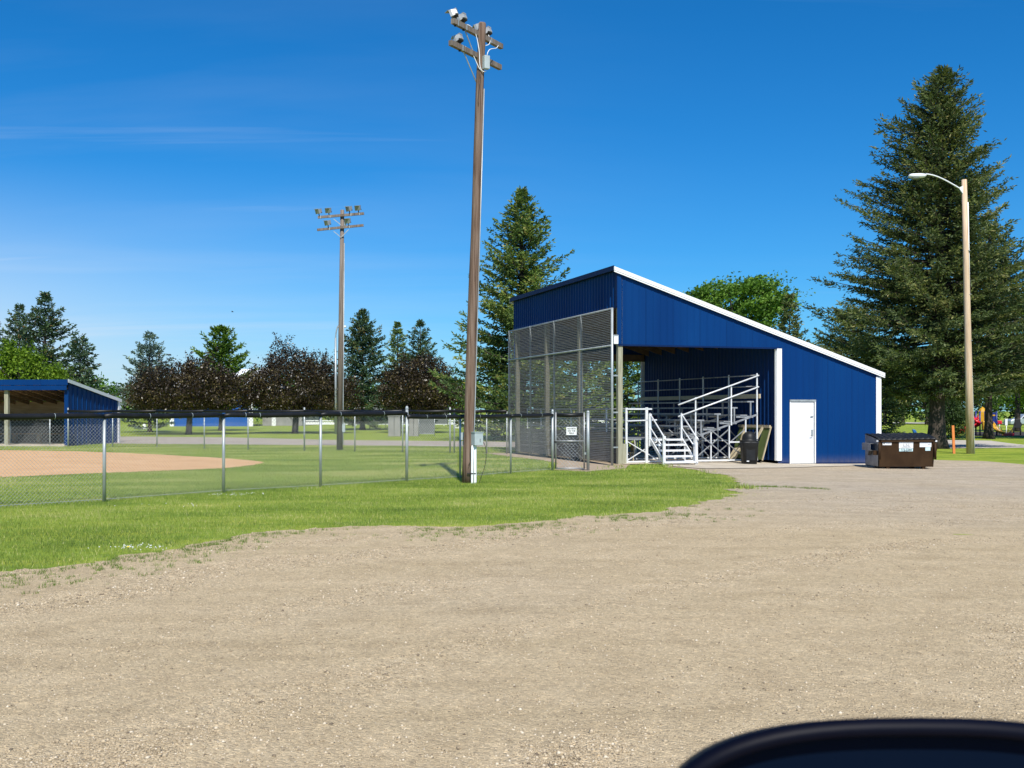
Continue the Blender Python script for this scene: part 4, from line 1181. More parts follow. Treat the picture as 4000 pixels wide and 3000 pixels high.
for sgn in (-1, 1):
    pk = MB()
    x0, x1 = sgn * (hw + 0.01), sgn * (hw + 0.17)
    y0, y1, z0, z1 = 0.28, 1.05, 0.56, 0.78
    xa, xb = min(x0, x1), max(x0, x1)
    pk.box((o_.x + xa, o_.y + y0, o_.z + z0), (o_.x + xb, o_.y + y1, o_.z + z0 + 0.012))
    pk.box((o_.x + xa, o_.y + y0, o_.z + z1 - 0.012), (o_.x + xb, o_.y + y1, o_.z + z1))
    xo = x1 if sgn > 0 else x1 + 0.012
    pk.box((o_.x + xo - 0.012, o_.y + y0, o_.z + z0 + 0.012), (o_.x + xo, o_.y + y1, o_.z + z1 - 0.012))
    pk.prism([DQ(sgn * (hw + 0.02), 0.55, 0.555), DQ(sgn * (hw + 0.02), 0.85, 0.555), DQ(sgn * (hw + 0.02), 0.70, 0.40)], (sgn * 0.09, 0, 0))
    pk.build('fork_pocket', M['grey_steel'] if sgn < 0 else M['brown_steel'], dm)
    MB().tube([DQ(sgn * (hw - 0.012), -0.035, 0.30), DQ(sgn * (hw - 0.012), -0.035, 0.80)], 0.036, 12).build('corner_tube', M['brown_steel'], dm)
    MB().obox(DQ(sgn * (hw + 0.03), 0.03, 0.86), (0.03, 0, 0), (0, 0.03, 0), (0, 0, 0.022)).build('lid_clip', M['white'], dm)
    MB().obox(DQ(sgn * 0.55, 0.15, 0.035), (0.045, 0, 0), (0, 0.07, 0), (0, 0, 0.035)).build('foot', M['brown_steel'], dm)
    MB().obox(DQ(sgn * 0.55, 1.08, 0.035), (0.045, 0, 0), (0, 0.07, 0), (0, 0, 0.035)).build('foot', M['brown_steel'], dm)
MB().obox(DQ(-hw - 0.06, 0.10, 0.50), (0.075, 0, 0), (0, 0.025, 0), (0, 0, 0.07)).build('bracket', M['brown_steel'], dm)
# lid of two ribbed flaps, sagging
for xa, xb in ((-hw - 0.03, -0.012), (0.012, hw + 0.03)):
    mb = MB(); vs = []; nxs = 41; nys = 9
    for j in range(nys):
        q = j / (nys - 1)
        for i in range(nxs):
            xx = xa + (xb - xa) * i / (nxs - 1)
            rib = 0.038 * (0.5 + 0.5 * math.cos(2 * math.pi * (xx + hw) / 0.17)) ** 2 * (1 if 0.1 < q < 0.9 else 0.15)
            zz = 0.915 + 0.145 * (q ** 0.8) + 0.018 * math.sin(math.pi * q) + rib + 0.012 * math.sin(xx * 2.1)
            vs.append(DQ(xx, -0.05 + q * (DP + 0.06), zz))
    fs = [(j * nxs + i, j * nxs + i + 1, (j + 1) * nxs + i + 1, (j + 1) * nxs + i) for j in range(nys - 1) for i in range(nxs - 1)]
    mb.add(vs, fs, True)
    l_ = mb.build('lid', M['black_plastic'], dm)
    sd = l_.modifiers.new('thickness', 'SOLIDIFY'); sd.thickness = 0.016; sd.offset = -1
# stickers on the front (front leans: y = 0.06 - 0.06*(z-0.07)/0.84)
def fy(z): return 0.06 * (1 - (z - 0.07) / 0.84) - 0.004
def sticker(name, xa, xb, za, zb_, mat):
    def fx(x): return x
    mb = MB().hexa([DQ(xa, fy(za) - 0.003, za), DQ(xb, fy(za) - 0.003, za), DQ(xb, fy(za) + 0.002, za), DQ(xa, fy(za) + 0.002, za),
                    DQ(xa, fy(zb_) - 0.003, zb_), DQ(xb, fy(zb_) - 0.003, zb_), DQ(xb, fy(zb_) + 0.002, zb_), DQ(xa, fy(zb_) + 0.002, zb_)])
    return mb.build(name, mat, dm)
def text(body, loc, size, mat, parent, rot=(math.pi / 2, 0, 0), name='lettering', align='CENTER', sx=1.0, italic=0.0, bold=0.0):
    cu = bpy.data.curves.new(name, 'FONT')
    cu.body = body; cu.size = size; cu.align_x = align; cu.align_y = 'CENTER'; cu.extrude = 0.0008; cu.shear = italic; cu.offset = bold
    cu.materials.append(mat)
    tmp = bpy.data.objects.new(name, cu); COL.objects.link(tmp)
    me = bpy.data.meshes.new_from_object(tmp.evaluated_get(bpy.context.evaluated_depsgraph_get()))
    bpy.data.objects.remove(tmp)
    o = bpy.data.objects.new(name, me); COL.objects.link(o)
    o.rotation_euler = rot; o.scale = (sx, 1, 1)
    root = parent
    o.parent = parent
    o.location = Vector(loc) - BASE[parent.name]
    return o
TILT = (math.pi / 2 - math.atan(0.06 / 0.84), 0, 0)
x0_ = -0.02
s1_ = sticker('sticker', -0.74, -0.47, 0.735, 0.81, M['white'])
text('\u25a0  ----------', DQ(-0.605, fy(0.785) - 0.007, 0.785), 0.05, M['sign_ink'], s1_, TILT)
s2_ = sticker('sticker', -0.24, 0.19, 0.64, 0.83, M['white'])
text('LSL', DQ(-0.02, fy(0.75) - 0.007, 0.745), 0.13, M['faded_ink'], s2_, TILT, sx=1.2, italic=0.2)
MB().bar(DQ(-0.17, fy(0.68) - 0.006, 0.675), DQ(0.14, fy(0.68) - 0.006, 0.675), 0.006, 0.008).build('underline', M['faded_ink'], s2_)
s3_ = sticker('sticker', -0.23, 0.185, 0.545, 0.632, M['teal_label'])
text('772-3344', DQ(-0.02, fy(0.588) - 0.007, 0.588), 0.098, M['sign_ink'], s3_, TILT, sx=0.9, bold=0.002)
s4_ = sticker('sticker', 0.39, 0.745, 0.675, 0.815, M['white'])
MB().bar(DQ(0.43, fy(0.74) - 0.006, 0.742), DQ(0.72, fy(0.74) - 0.006, 0.742), 0.004, 0.005).build('printed_line', M['faded_ink'], s4_)
MB().bar(DQ(0.64, fy(0.75) - 0.006, 0.757), DQ(0.72, fy(0.75) - 0.006, 0.757), 0.004, 0.007).build('printed_line', M['faded_ink'], s4_)
sticker('sticker', 0.565, 0.72, 0.565, 0.668, M['teal_label'])

# ------------------------------------------------------------------ fences
def polyline_at(pts, a):
    for (p, q) in zip(pts[:-1], pts[1:]):
        L = (q - p).length
        if a <= L or q is pts[-1]: return p + (q - p) * (a / L)
        a -= L
def chainlink(pts, z0, z1, pitch, r, seed=0):
    """diagonal wires both ways between heights z0 and z1 above the ground of each point"""
    rg = random.Random(seed)
    total = sum((q - p).length for p, q in zip(pts[:-1], pts[1:]))
    H = z1 - z0
    mb = MB()
    n = int((total + H) / pitch)
    for sgn in (1, -1):
        for k in range(n):
            a0 = k * pitch - H if sgn > 0 else k * pitch
            seg = []
            for m in range(6):
                q = m / 5
                a = a0 + (H * q if sgn > 0 else -H * q)
                if -1e-6 <= a <= total:
                    p = polyline_at(pts, max(0, a))
                    wob = 0.004 * math.sin(a * 9 + q * 5 + sgn)
                    seg.append(Vector((p.x, p.y + wob + sgn * 0.003, float(hz(p.x)) + z0 + H * q)))
            if len(seg) >= 2: mb.tube(seg, r, 3, False)
    return mb


def ground_pt(px, py):
    x, y, z = G(px, py); return Vector((x, y, z))


FP = [ground_pt(*p) for p in FENCE_PX]
nf = thing('chain_link_fence', 'near chain link fence with sagging black top pads along the grass verge', 'fence', FP[3])
for p, tz, r in zip(FP, (1.50, 1.50, 1.51, 1.52, 1.685, 1.47, 1.46, 1.61), (0.03, 0.03, 0.03, 0.03, 0.034, 0.024, 0.024, 0.034)):
    mb = MB().tube([p + Vector((0, 0, -0.05)), p + Vector((0.004, 0, tz))], r, 12)
    if tz > 1.55: mb.lathe([(r * 1.15, 0), (r * 1.15, 0.03), (r * 0.8, 0.06), (r * 0.3, 0.075), (0, 0.077)], p + Vector((0.004, 0, tz)), 12)
    po = mb.build('post', M['galv'], nf)
ZP = [1.565, 1.565, 1.568, 1.58, (1.60, 1.52), 1.515, 1.52, 1.545]
for i in range(7):
    za = ZP[i][1] if isinstance(ZP[i], tuple) else ZP[i]
    zb_ = ZP[i + 1][0] if isinstance(ZP[i + 1], tuple) else ZP[i + 1]
    a, b = FP[i] + Vector((0, -0.03, za)), FP[i + 1] + Vector((0, -0.03, zb_))
    n = 15
    pts, rs = [], []
    for k in range(n):
        q = k / (n - 1)
        sag = -0.018 * math.sin(math.pi * q) + 0.003 * math.sin(q * 9 + i) * math.sin(math.pi * q)
        near = min(q, 1 - q)
        pts.append(a.lerp(b, q) + Vector((0, 0, sag - (0.022 if near < 0.02 else 0))))
        rs.append(0.051 + 0.0015 * math.sin(q * 5 + i * 2) - (0.008 if near < 0.02 else 0))
    MB().tube(pts, rs, 14).build('top_pad', M['black_pad'], nf)
    ties = [q for q in (0.27, 0.36, 0.72) if (i + int(q * 10)) % 3 != 0]
    for q in ties:
        p = pts[int(q * (n - 1))]
        d = (b - a).normalized()
        MB().tube([p - d * 0.004, p + d * 0.004], rs[int(q * (n - 1))] + 0.002, 14).build('pad_tie', M['grey_box'], nf)
chainlink([p + Vector((0, 0.035, 0)) for p in FP], 0.02, 1.5, 0.066, 0.0021, 1).build('chain_mesh', M['wire_mid'], nf)
for zz, m_ in ((0.05, 0.004),):
    MB().tube([p + Vector((0, 0.035, zz)) for p in FP], m_, 4, False).build('tension_wire', M['wire'], nf)

# gate
gL, gR = ground_pt(2171, 1838), ground_pt(2282, 1838)
gd = (gR - gL).normalized()
gt = thing('gate', 'closed chain link gate with a black padded top bar beside the backstop', 'gate', gL)
for nm, a, b, r in (('frame_tube', gL + Vector((0, 0, 0.05)), gL + Vector((0, 0, 1.60)), 0.022), ('frame_tube', gR + Vector((0, 0, 0.05)), gR + Vector((0, 0, 1.60)), 0.022),
                    ('frame_tube', gL + Vector((0, 0, 0.06)), gR + Vector((0, 0, 0.06)), 0.021), ('middle_rail', gL + Vector((0, 0, 0.81)), gR + Vector((0, 0, 0.81)), 0.021)):
    MB().tube([a, b], r, 10).build(nm, M['alum'], gt)
MB().tube([gL + gd * 0.03 + Vector((0, -0.02, 1.53)), gL.lerp(gR, 0.5) + Vector((0, -0.02, 1.52)), gR - gd * 0.03 + Vector((0, -0.02, 1.535))], [0.05, 0.056, 0.05], 12).build('top_pad', M['black_pad'], gt)
chainlink([gL + Vector((0, 0.02, 0)), gR + Vector((0, 0.02, 0))], 0.07, 1.5, 0.10, 0.004, 4).build('chain_mesh', M['wire'], gt)
for z in (0.35, 1.18):
    MB().obox(gR + gd * 0.05 + Vector((0, 0, z + 0.12)), gd * 0.06, (0, 0.02, 0), (0, 0, 0.03)).build('hinge', M['galv'], gt)
MB().obox(gL - gd * 0.035 + Vector((0, -0.02, 0.79)), gd * 0.06, (0, 0.02, 0), (0, 0, 0.022)).build('latch', M['black'], gt)
# two posts with a short padded mesh strip between the gate and the backstop
gp_ = ground_pt(2297, 1838.5)
o = MB().tube([gp_ + Vector((0, 0, -0.05)), gp_ + Vector((0, 0, 1.59))], 0.042, 14)
o.lathe([(0.045, 0), (0.045, 0.03), (0.03, 0.055), (0, 0.065)], gp_ + Vector((0, 0, 1.59)), 14)
tag(o.build('fence_post', M['galv'], base=gp_), 'thick galvanised gate post on the right of the padded gate', 'post')
# sign on the gate
sg = thing('sign', 'small white field sign with black lettering wired to the gate', 'sign', gL.lerp(gR, 0.52) + Vector((0, -0.03, 1.09)))
sc_ = gL.lerp(gR, 0.55) + Vector((0, -0.035, 1.09))
plate = MB().obox(sc_, gd * 0.141, (0, 0.004, 0), (0, 0, 0.109)).build('plate', M['white'], sg)
for k, ln in enumerate(('NO PETS', 'ON THE', 'FIELD')):
    text(ln, sc_ + Vector((0, -0.008, 0.062 - 0.062 * k)), 0.058, M['sign_ink'], sg, name='lettering', bold=0.001)

# backstop
BK = lambda t, z, o=0.0: B(-0.48 + o, t - 0.68, z)
bs = thing('backstop', 'tall steel mesh backstop screen in front of the grandstand', 'backstop', BK(0, 0))
for k in range(5):
    t = 2.45 * k
    MB().tube([BK(t, -0.05), BK(t, 4.73)], 0.040 if k in (0, 4) else 0.033, 12).build('post', M['galv'], bs)
MB().tube([BK(0, 4.71), BK(9.8, 4.71)], 0.024, 8).build('top_rail', M['galv'], bs)
MB().tube([BK(0, 3.60, -0.03), BK(9.8, 3.60, -0.03)], 0.032, 8).build('middle_rail', M['galv'], bs)
for bay in range(4):
    mb = MB()
    z = 0.16
    k = 0
    while z < 4.70:
        pts = []
        for m in range(9):
            q = m / 8
            pts.append(BK(2.45 * (bay + q), z - 0.012 * math.sin(math.pi * q) * (1 + 0.6 * math.sin(k * 0.7)) + 0.003 * math.sin(k * 1.9 + m), -0.045))
        mb.tube(pts, 0.0088, 3, False)
        z += 0.0525; k += 1
    for m in range(25):
        a = 2.45 * (bay + (m + 0.5) / 25)
        mb.tube([BK(a, 0.14, -0.048), BK(a, 4.70, -0.048)], 0.0030, 3, False)
    mb.build('wire_mesh', M['wire_back'], bs)
for z in (0.55, 1.6, 2.7, 3.9):
    MB().obox(BK(0.0, z, 0.09), V * 0.10, U * 0.015, (0, 0, 0.02)).build('wall_tie', M['galv'], bs)

# far fence
FF = [(266, 1745.5), (440, 1746), (613, 1748), (798, 1754), (969, 1758), (1189, 1762), (1386, 1764), (1573, 1768), (1758, 1770), (1901, 1771), (1980, 1773)]
FFP = [ground_pt(*p) for p in FF]
ff = thing('chain_link_fence', 'far chain link fence with black top pads from the dugout to the backstop', 'fence', FFP[5])
for i, p in enumerate(FFP):
    MB().tube([p + Vector((0, 0, -0.05)), p + Vector((0, 0, 1.62 if i not in (0, 5, 8) else 1.78))], 0.035 if i in (0, 5, 8) else 0.028, 8).build('post', M['galv'], ff)
p = FFP[8] + Vector((0.16, 0.1, 0))
MB().tube([p, p + Vector((0, 0, 1.7))], 0.03, 8).build('post', M['galv'], ff)
for i in range(10):
    a, b = FFP[i] + Vector((0, -0.02, 1.63)), FFP[i + 1] + Vector((0, -0.02, 1.63))
    MB().tube([a, a.lerp(b, 0.5) + Vector((0, 0, -0.02)), b], 0.062, 10).build('top_pad', M['black_pad'], ff)
chainlink([p + Vector((0, 0.03, 0)) for p in FFP], 0.03, 1.56, 0.15, 0.0018, 5).build('chain_mesh', M['wire_dark'], ff)

# ------------------------------------------------------------------ light poles
def tubeset(name, paths, r, mat, parent):
    for p in paths: MB().tube(p, r, 6).build(name, mat, parent)


def bez(*p, n=10):
    p = [Vector(q) for q in p]
    out = []
    for k in range(n + 1):
        t = k / n; q = list(p)
        while len(q) > 1: q = [a.lerp(b, t) for a, b in zip(q[:-1], q[1:])]
        out.append(q[0])
    return out


def floodlight(parent, foot, aim, mount, size=0.25, tilt=-0.35, mats=('grey_box',)):
    """box floodlight on a bent bracket; aim = horizontal direction of its glass"""
    aim = Vector(aim).normalized()
    side = Vector((-aim.y, aim.x, 0))
    d = (aim + Vector((0, 0, tilt))).normalized()
    upv = side.cross(d) * -1
    if upv.z < 0: upv = -upv
    c = Vector(foot) + Vector((0, 0, mount)) + d * 0.02
    hs = size / 2
    mb = MB()
    # wide square front tapering to a finned back
    fr = [c + d * hs * 0.9 + side * hs * i + upv * hs * 0.8 * j for i, j in ((-1, -1), (1, -1), (1, 1), (-1, 1))]
    md = [c + d * hs * 0.35 + side * hs * 0.95 * i + upv * hs * 0.76 * j for i, j in ((-1, -1), (1, -1), (1, 1), (-1, 1))]
    bk = [c - d * hs * 0.75 + side * hs * 0.55 * i + upv * hs * 0.5 * j for i, j in ((-1, -1), (1, -1), (1, 1), (-1, 1))]
    mb.add(fr + md + bk, [(3, 2, 1, 0), (0, 1, 5, 4), (1, 2, 6, 5), (2, 3, 7, 6), (3, 0, 4, 7), (4, 5, 9, 8), (5, 6, 10, 9), (6, 7, 11, 10), (7, 4, 8, 11), (8, 9, 10, 11)])
    for k in range(4):
        e = -0.6 + 0.36 * k
        mb.obox(c - d * hs * (0.1 + 0.22 * k) + upv * hs * 0.66, side * hs * 0.6, d * 0.006, upv * hs * 0.12)
    # peaked visor over the glass
    mb.prism([fr[3] + upv * 0.004, fr[2] + upv * 0.004, (fr[2] + fr[3]) / 2 + d * size * 0.55 + upv * 0.02], upv * 0.012)
    fl = mb.build('floodlight', M['lamp_grey'], parent)
    g_ = MB()
    g_.obox(c + d * (hs * 0.9 + 0.004), side * hs * 0.9, upv * hs * 0.70, d * 0.003)
    g_.build('lamp_glass', M['lamp_glass'], fl)
    b_ = MB()
    b_.tube([Vector(foot), Vector(foot) + Vector((0, 0, mount * 0.3)) + d * 0.03, c - upv * hs * 0.55], [0.018, 0.02, 0.026], 8)
    b_.obox(c - d * hs * 0.1 - upv * hs * 0.62, side * hs * 0.75, d * hs * 0.45, upv * 0.018)
    b_.build('bracket', M['black'], fl)
    return fl


# tall near pole
PX0, PY0, _ = G(1824, 1886)
base = Vector((PX0, PY0, 0)); topp = Vector((-0.685, PY0 + 0.02, 10.52))
lp = thing('light_pole', 'tall leaning brown wooden floodlight pole standing on the grass verge', 'light pole', base)
def on_pole(z): return base.lerp(topp, z / 10.52)
pts = [on_pole(z) + Vector((0.008 * math.sin(z * 1.3), 0, 0)) for z in (-0.05, 0.5, 1.5, 3, 4.5, 6, 7.5, 9, 10, 10.49, 10.52)]
pts[0] = base + Vector((0, 0, -0.05))
MB().tube(pts, [0.122, 0.120, 0.117, 0.112, 0.108, 0.103, 0.097, 0.091, 0.087, 0.085, 0.072], 20).build('pole', M['pole_brown'], lp)
ad = Vector((0.533, 0.846, 0))
aim = Vector((-0.846, 0.533, 0))
arms = []
for z, la, lb, back in ((10.27, -1.02, 0.98, 0.10), (9.77, -1.08, 0.95, 0.10)):
    c = on_pole(z) + aim * back * 0.9
    MB().bar(c + ad * la, c + ad * lb, 0.095, 0.115).build('crossarm', M['pole_grey'], lp)
    arms.append(c)
for ci, offs in ((0, (-0.92, -0.60, 0.42, 0.10)), (1, (-0.72,))):
    for q in offs:
        foot = arms[ci] + ad * q + Vector((0, 0, 0.055))
        floodlight(lp, foot, aim + ad * (-0.35 if q < -0.8 else 0.0), 0.155, 0.20, -0.42)
        MB().obox(arms[ci] + ad * (q + 0.06), ad * 0.018, aim * 0.052, (0, 0, 0.064)).build('arm_strap', M['galv'], lp)
        MB().obox(arms[ci] + ad * q + Vector((0, 0, -0.075)), ad * 0.02, aim * 0.02, (0, 0, 0.018)).build('arm_bolt', M['black'], lp)
for z in (9.55, 10.05):
    pass
MB().bar(on_pole(9.15) + aim * 0.09, arms[1] + ad * -0.62, 0.012, 0.03).build('arm_brace', M['galv'], lp)
MB().bar(on_pole(9.62) + aim * 0.09, arms[0] + ad * -0.6, 0.012, 0.03).build('arm_brace', M['galv'], lp)
jb = on_pole(9.58) + Vector((0.125, -0.10, 0))
MB().obox(jb, Vector((0.06, 0.03, 0)), Vector((-0.03, 0.05, 0)), (0, 0, 0.15)).build('junction_box', M['grey_box'], lp, bevel=0.008)
MB().bar(jb + Vector((0, 0.06, 0.1)), on_pole(9.68), 0.05, 0.05).build('box_bracket', M['galv'], lp)
P = on_pole
tubeset('cable', [
    bez(arms[0] + ad * -0.45 + Vector((0, 0, 0.09)), arms[0] + ad * -0.1 + Vector((0, -0.05, 0.12)), P(10.1) + Vector((-0.09, -0.08, 0)), P(9.9) + Vector((-0.05, -0.11, 0)), n=10) + bez(P(9.9) + Vector((-0.05, -0.11, 0)), P(9.6) + Vector((0.0, -0.13, 0)), P(9.45) + Vector((-0.06, -0.13, 0)), P(9.3) + Vector((0.05, -0.13, 0)), jb + Vector((0.0, 0, -0.19)), n=12),
    bez(arms[1] + ad * -0.5 + Vector((0, 0, 0.08)), arms[1] + ad * -0.1 + Vector((0, -0.05, 0.05)), P(9.55) + Vector((-0.10, -0.10, 0)), P(9.33) + Vector((-0.02, -0.13, 0)), jb + Vector((-0.02, 0, -0.2)), n=14),
    bez(arms[0] + ad * 0.85 + Vector((0, -0.06, 0.02)), arms[0] + ad * 0.8 + Vector((0, -0.1, -0.25)), jb + Vector((0.06, 0, 0.45)), jb + Vector((0.02, 0, 0.15)), n=10),
    bez(arms[0] + ad * 0.42 + Vector((0, -0.05, 0.1)), arms[0] + ad * 0.6 + Vector((0, -0.1, -0.1)), arms[0] + ad * 0.3 + Vector((0, -0.1, -0.2)), n=8),
], 0.009, M['pvc'], lp)
tubeset('cable', [bez(P(9.32) + Vector((0.0, -0.115, 0)), P(9.1) + Vector((0.03, -0.12, 0)), P(8.9) + Vector((-0.05, -0.115, 0)), P(8.6) + Vector((-0.02, -0.11, 0)), n=8)], 0.007, M['black'], lp)
# conduit down the pole
MB().tube([P(9.0) + Vector((0.098, -0.035, 0)), P(5) + Vector((0.115, -0.035, 0)), P(1.35) + Vector((0.13, -0.035, 0)), P(1.15) + Vector((0.125, -0.10, 0))], 0.013, 8).build('conduit', M['galv'], lp)
# service box on a white post beside it
q = Vector((ground_pt(1851, 1887).x, PY0 - 0.11, 0))
sb_ = thing('meter_box', 'grey electrical box on a white plastic pipe post strapped to the tall pole', 'electrical box', q)
MB().box((q.x - 0.062, q.y - 0.05, -0.03), (q.x + 0.062, q.y + 0.05, 0.86)).build('post', M['pvc'], sb_, bevel=0.012)
bxd = Vector((0.87, 0.49, 0)); byd = Vector((-0.49, 0.87, 0))
cb = q + Vector((0.075, -0.01, 1.01))
box_ = MB().obox(cb, bxd * 0.108, byd * 0.095, (0, 0, 0.148)).build('box', M['grey_box'], sb_, bevel=0.008)
MB().obox(cb + Vector((0, 0, 0.150)), bxd * 0.118, byd * 0.108, (0, 0, 0.008)).build('box_lid', M['grey_box'], sb_)
MB().obox(cb - byd * 0.10 + bxd * 0.03 + Vector((0, 0, -0.03)), bxd * 0.012, byd * 0.008, (0, 0, 0.035)).build('latch', M['galv'], sb_)
MB().tube([q + Vector((0.0, -0.055, 0.78)), q + Vector((-0.005, -0.06, 0.4)), q + Vector((0.0, -0.055, 0.02))], 0.010, 6).build('cable', M['grey_box'], sb_)
tubeset('cable', [bez(q + Vector((0.22, 0.05, 0.93)), q + Vector((0.33, 0.05, 0.75)), q + Vector((0.32, 0, 0.3)), q + Vector((0.10, -0.02, 0.12)), q + Vector((0.14, -0.06, 0.0)), n=16),
                  bez(q + Vector((-0.05, -0.06, 0.88)), q + Vector((-0.12, -0.07, 0.7)), q + Vector((-0.02, -0.07, 0.55)), q + Vector((-0.12, -0.06, 0.4)), n=10)], 0.0065, M['black'], sb_)
MB().obox(q + Vector((-0.05, 0.0, 0.22)), (0.10, 0, 0), (0, 0.056, 0), (0, 0, 0.012)).build('strap', M['black'], sb_)
q2 = Vector((at(1809, 1886, PY0 + 0.25).x, PY0 + 0.24, 0))
sm = MB().obox(q2 + Vector((0.0, 0, 1.06)), (0.05, 0, 0), (0, 0.05, 0), (0, 0, 0.085))
sm.obox(q2 + Vector((0.01, 0, 0.90)), (0.03, 0, 0), (0, 0.035, 0), (0, 0, 0.05))
sm.bar(q2 + Vector((0, 0, 1.0)), base + Vector((0.02, 0.10, 1.0)), 0.03, 0.03)
tag(sm.build('outlet_box', M['grey_box'], base=q2 + Vector((0, 0, 0.9))), 'small pale outlet box on the left side of the tall brown pole', 'electrical box')

# far pole
QX, QY, _ = G(1326.5, 1758.5)
b2 = Vector((QX, QY, 0)); t2 = Vector((-7.08, QY, 10.02))
lp2 = thing('light_pole', 'far grey wooden floodlight pole with two crossarms beyond the far fence', 'light pole', b2)
MB().tube([b2 + Vector((0, 0, -0.05)), b2.lerp(t2, 0.5), t2], [0.132, 0.105, 0.080], 14).build('pole', M['pole_grey'], lp2)
ad2 = Vector((1.0, -0.18, 0.0)).normalized()
aim2 = Vector((-0.32, -0.95, 0))
mk = lambda px, py: at(px, py, QY - 0.12)
a0, a1 = mk(1241.6, 849), mk(1421.8, 834)
e0, e1 = mk(1239, 898), mk(1420, 880)
MB().bar(a0, a1, 0.085, 0.10).build('crossarm', M['pole_grey'], lp2)
MB().bar(e0, e1, 0.085, 0.095).build('crossarm', M['pole_grey'], lp2)
for (p0, p1, fr_) in ((a0, a1, (0.06, 0.27, 0.72, 0.91)), (e0, e1, (0.27, 0.70))):
    for k, q in enumerate(fr_):
        foot = p0.lerp(p1, q) + Vector((0, 0, 0.05))
        floodlight(lp2, foot - ad2 * 0.05, aim2 + ad2 * (-0.5 if k in (0, 2) else -0.05), 0.20, 0.245, -0.30)
        MB().obox(p0.lerp(p1, q), ad2 * 0.02, Vector((0, 0.05, 0)), (0, 0, 0.06)).build('arm_strap', M['galv'], lp2)
MB().bar(mk(1303, 855), mk(1331, 878), 0.012, 0.03).build('arm_brace', M['galv'], lp2)
MB().bar(mk(1303, 903), mk(1331, 926), 0.012, 0.03).build('arm_brace', M['galv'], lp2)
MB().bar(mk(1362, 896), mk(1334, 926), 0.012, 0.03).build('arm_brace', M['galv'], lp2)
MB().obox(mk(1349, 872), (0.04, 0, 0), (0, 0.05, 0), (0, 0, 0.10)).build('junction_box', M['grey_box'], lp2)
MB().tube([at(1345, 950, QY - 0.02), at(1341, 1500, QY - 0.06), at(1340, 1690, QY - 0.1), at(1340, 1735, QY - 0.1)], 0.020, 8).build('conduit', M['galv'], lp2)
MB().obox(at(1343, 1672, QY - 0.10), (0.06, 0, 0), (0, 0.05, 0), (0, 0, 0.17)).build('meter_box', M['grey_box'], lp2)
# street lamp half hidden behind it
h0 = Vector(gp(1311, 76))
sl2 = thing('street_lamp', 'slim grey street lamp mostly hidden behind the far floodlight pole', 'street lamp', h0)
MB().tube([h0, h0 + Vector((0, 0, ztop(1320, 76)))], [0.09, 0.07], 8).build('pole', M['galv'], sl2)
MB().tube(bez(at(1311, 1330, 76), at(1311, 1290, 76), at(1318, 1270, 76), at(1330, 1268, 76), n=10), 0.045, 8).build('arm', M['galv'], sl2)
MB().obox(at(1337, 1276, 76), (0.28, 0, 0), (0, 0.11, 0), (0, 0, 0.07)).build('lamp_head', M['lamp_white'], sl2, bevel=0.04)

# street lamp on the right
LX, LY, LZ = G(3791, 1772)
l0 = Vector((LX, LY, LZ)); l1 = at(3766.5, 702, LY)
sl = thing('street_lamp', 'tan wooden street lamp pole with a white curved arm in front of the giant spruce', 'street lamp', l0)
MB().tube([l0 + Vector((0, 0, -0.05)), l0.lerp(l1, 0.3), l0.lerp(l1, 0.7), l1], [0.165, 0.142, 0.122, 0.102], 18).build('pole', M['pole_tan'], sl)
a_ = at(3759, 742, LY - 0.05)
MB().tube(bez(a_, at(3735, 728, LY - 0.05), at(3690, 700, LY - 0.05), at(3655, 682, LY - 0.05), at(3616, 680, LY - 0.05), n=14), 0.030, 10).build('arm', M['lamp_white'], sl)
hd = at(3583, 688, LY - 0.05)
hp = []
n = 16
def ell(xo, ry, rz, zo): return [hd + Vector((xo, ry * math.cos(2 * math.pi * k / n), zo + rz * math.sin(2 * math.pi * k / n))) for k in range(n)]
mb = MB()
rings = [ell(-0.365, 0.03, 0.02, 0.0), ell(-0.34, 0.10, 0.06, 0.005), ell(-0.24, 0.14, 0.095, 0.01), ell(0.10, 0.14, 0.105, 0.012), ell(0.28, 0.10, 0.085, 0.02), ell(0.37, 0.05, 0.045, 0.045)]
mb.add([p for r_ in rings for p in r_], [(i * n + k, i * n + (k + 1) % n, (i + 1) * n + (k + 1) % n, (i + 1) * n + k) for i in range(5) for k in range(n)], True)
mb.f += [tuple(range(n))[::-1], tuple(5 * n + k for k in range(n))]; mb.sm += [False, False]
lh = mb.build('lamp_head', M['lamp_white'], sl)
MB().lathe([(0.0, -0.145), (0.09, -0.13), (0.13, -0.09), (0.135, -0.05)], hd + Vector((-0.09, 0, 0)), 16, sx=1.5).build('lens', M['lamp_glass'], lh)
MB().prism([at(3762, 725, LY - 0.10), at(3746, 733, LY - 0.10), at(3762, 757, LY - 0.10)], (0, 0.06, 0)).build('arm_bracket', M['lamp_white'], sl)
MB().tube([at(3781, 790, LY - 0.02), at(3788, 1200, LY - 0.02), at(3804, 1700, LY - 0.02), at(3806, 1772, LY - 0.02)], 0.026, 8).build('conduit', M['pvc'], sl)
for py in (980, 1150, 1330, 1470):
    p = l0.lerp(l1, (1772 - py) / 1070)
    MB().obox(p + Vector((0.09, -0.06, 0)), (0.055, 0, 0), (0, 0.06, 0), (0, 0, 0.007)).build('conduit_strap', M['galv'], sl)

# orange stake
ox, oy, oz = G(3735, 1772)
ox -= 0.09
o0 = Vector((ox, oy, oz)); o1 = at(3722, 1662, oy)
mb = MB().bar(o0 + Vector((0, 0, -0.02)), o1, 0.10, 0.05, Vector((0, 1, 0)))
tag(mb.build('marker_stake', M['orange'], base=o0), 'thin orange painted stake left of the tan street lamp pole', 'stake')

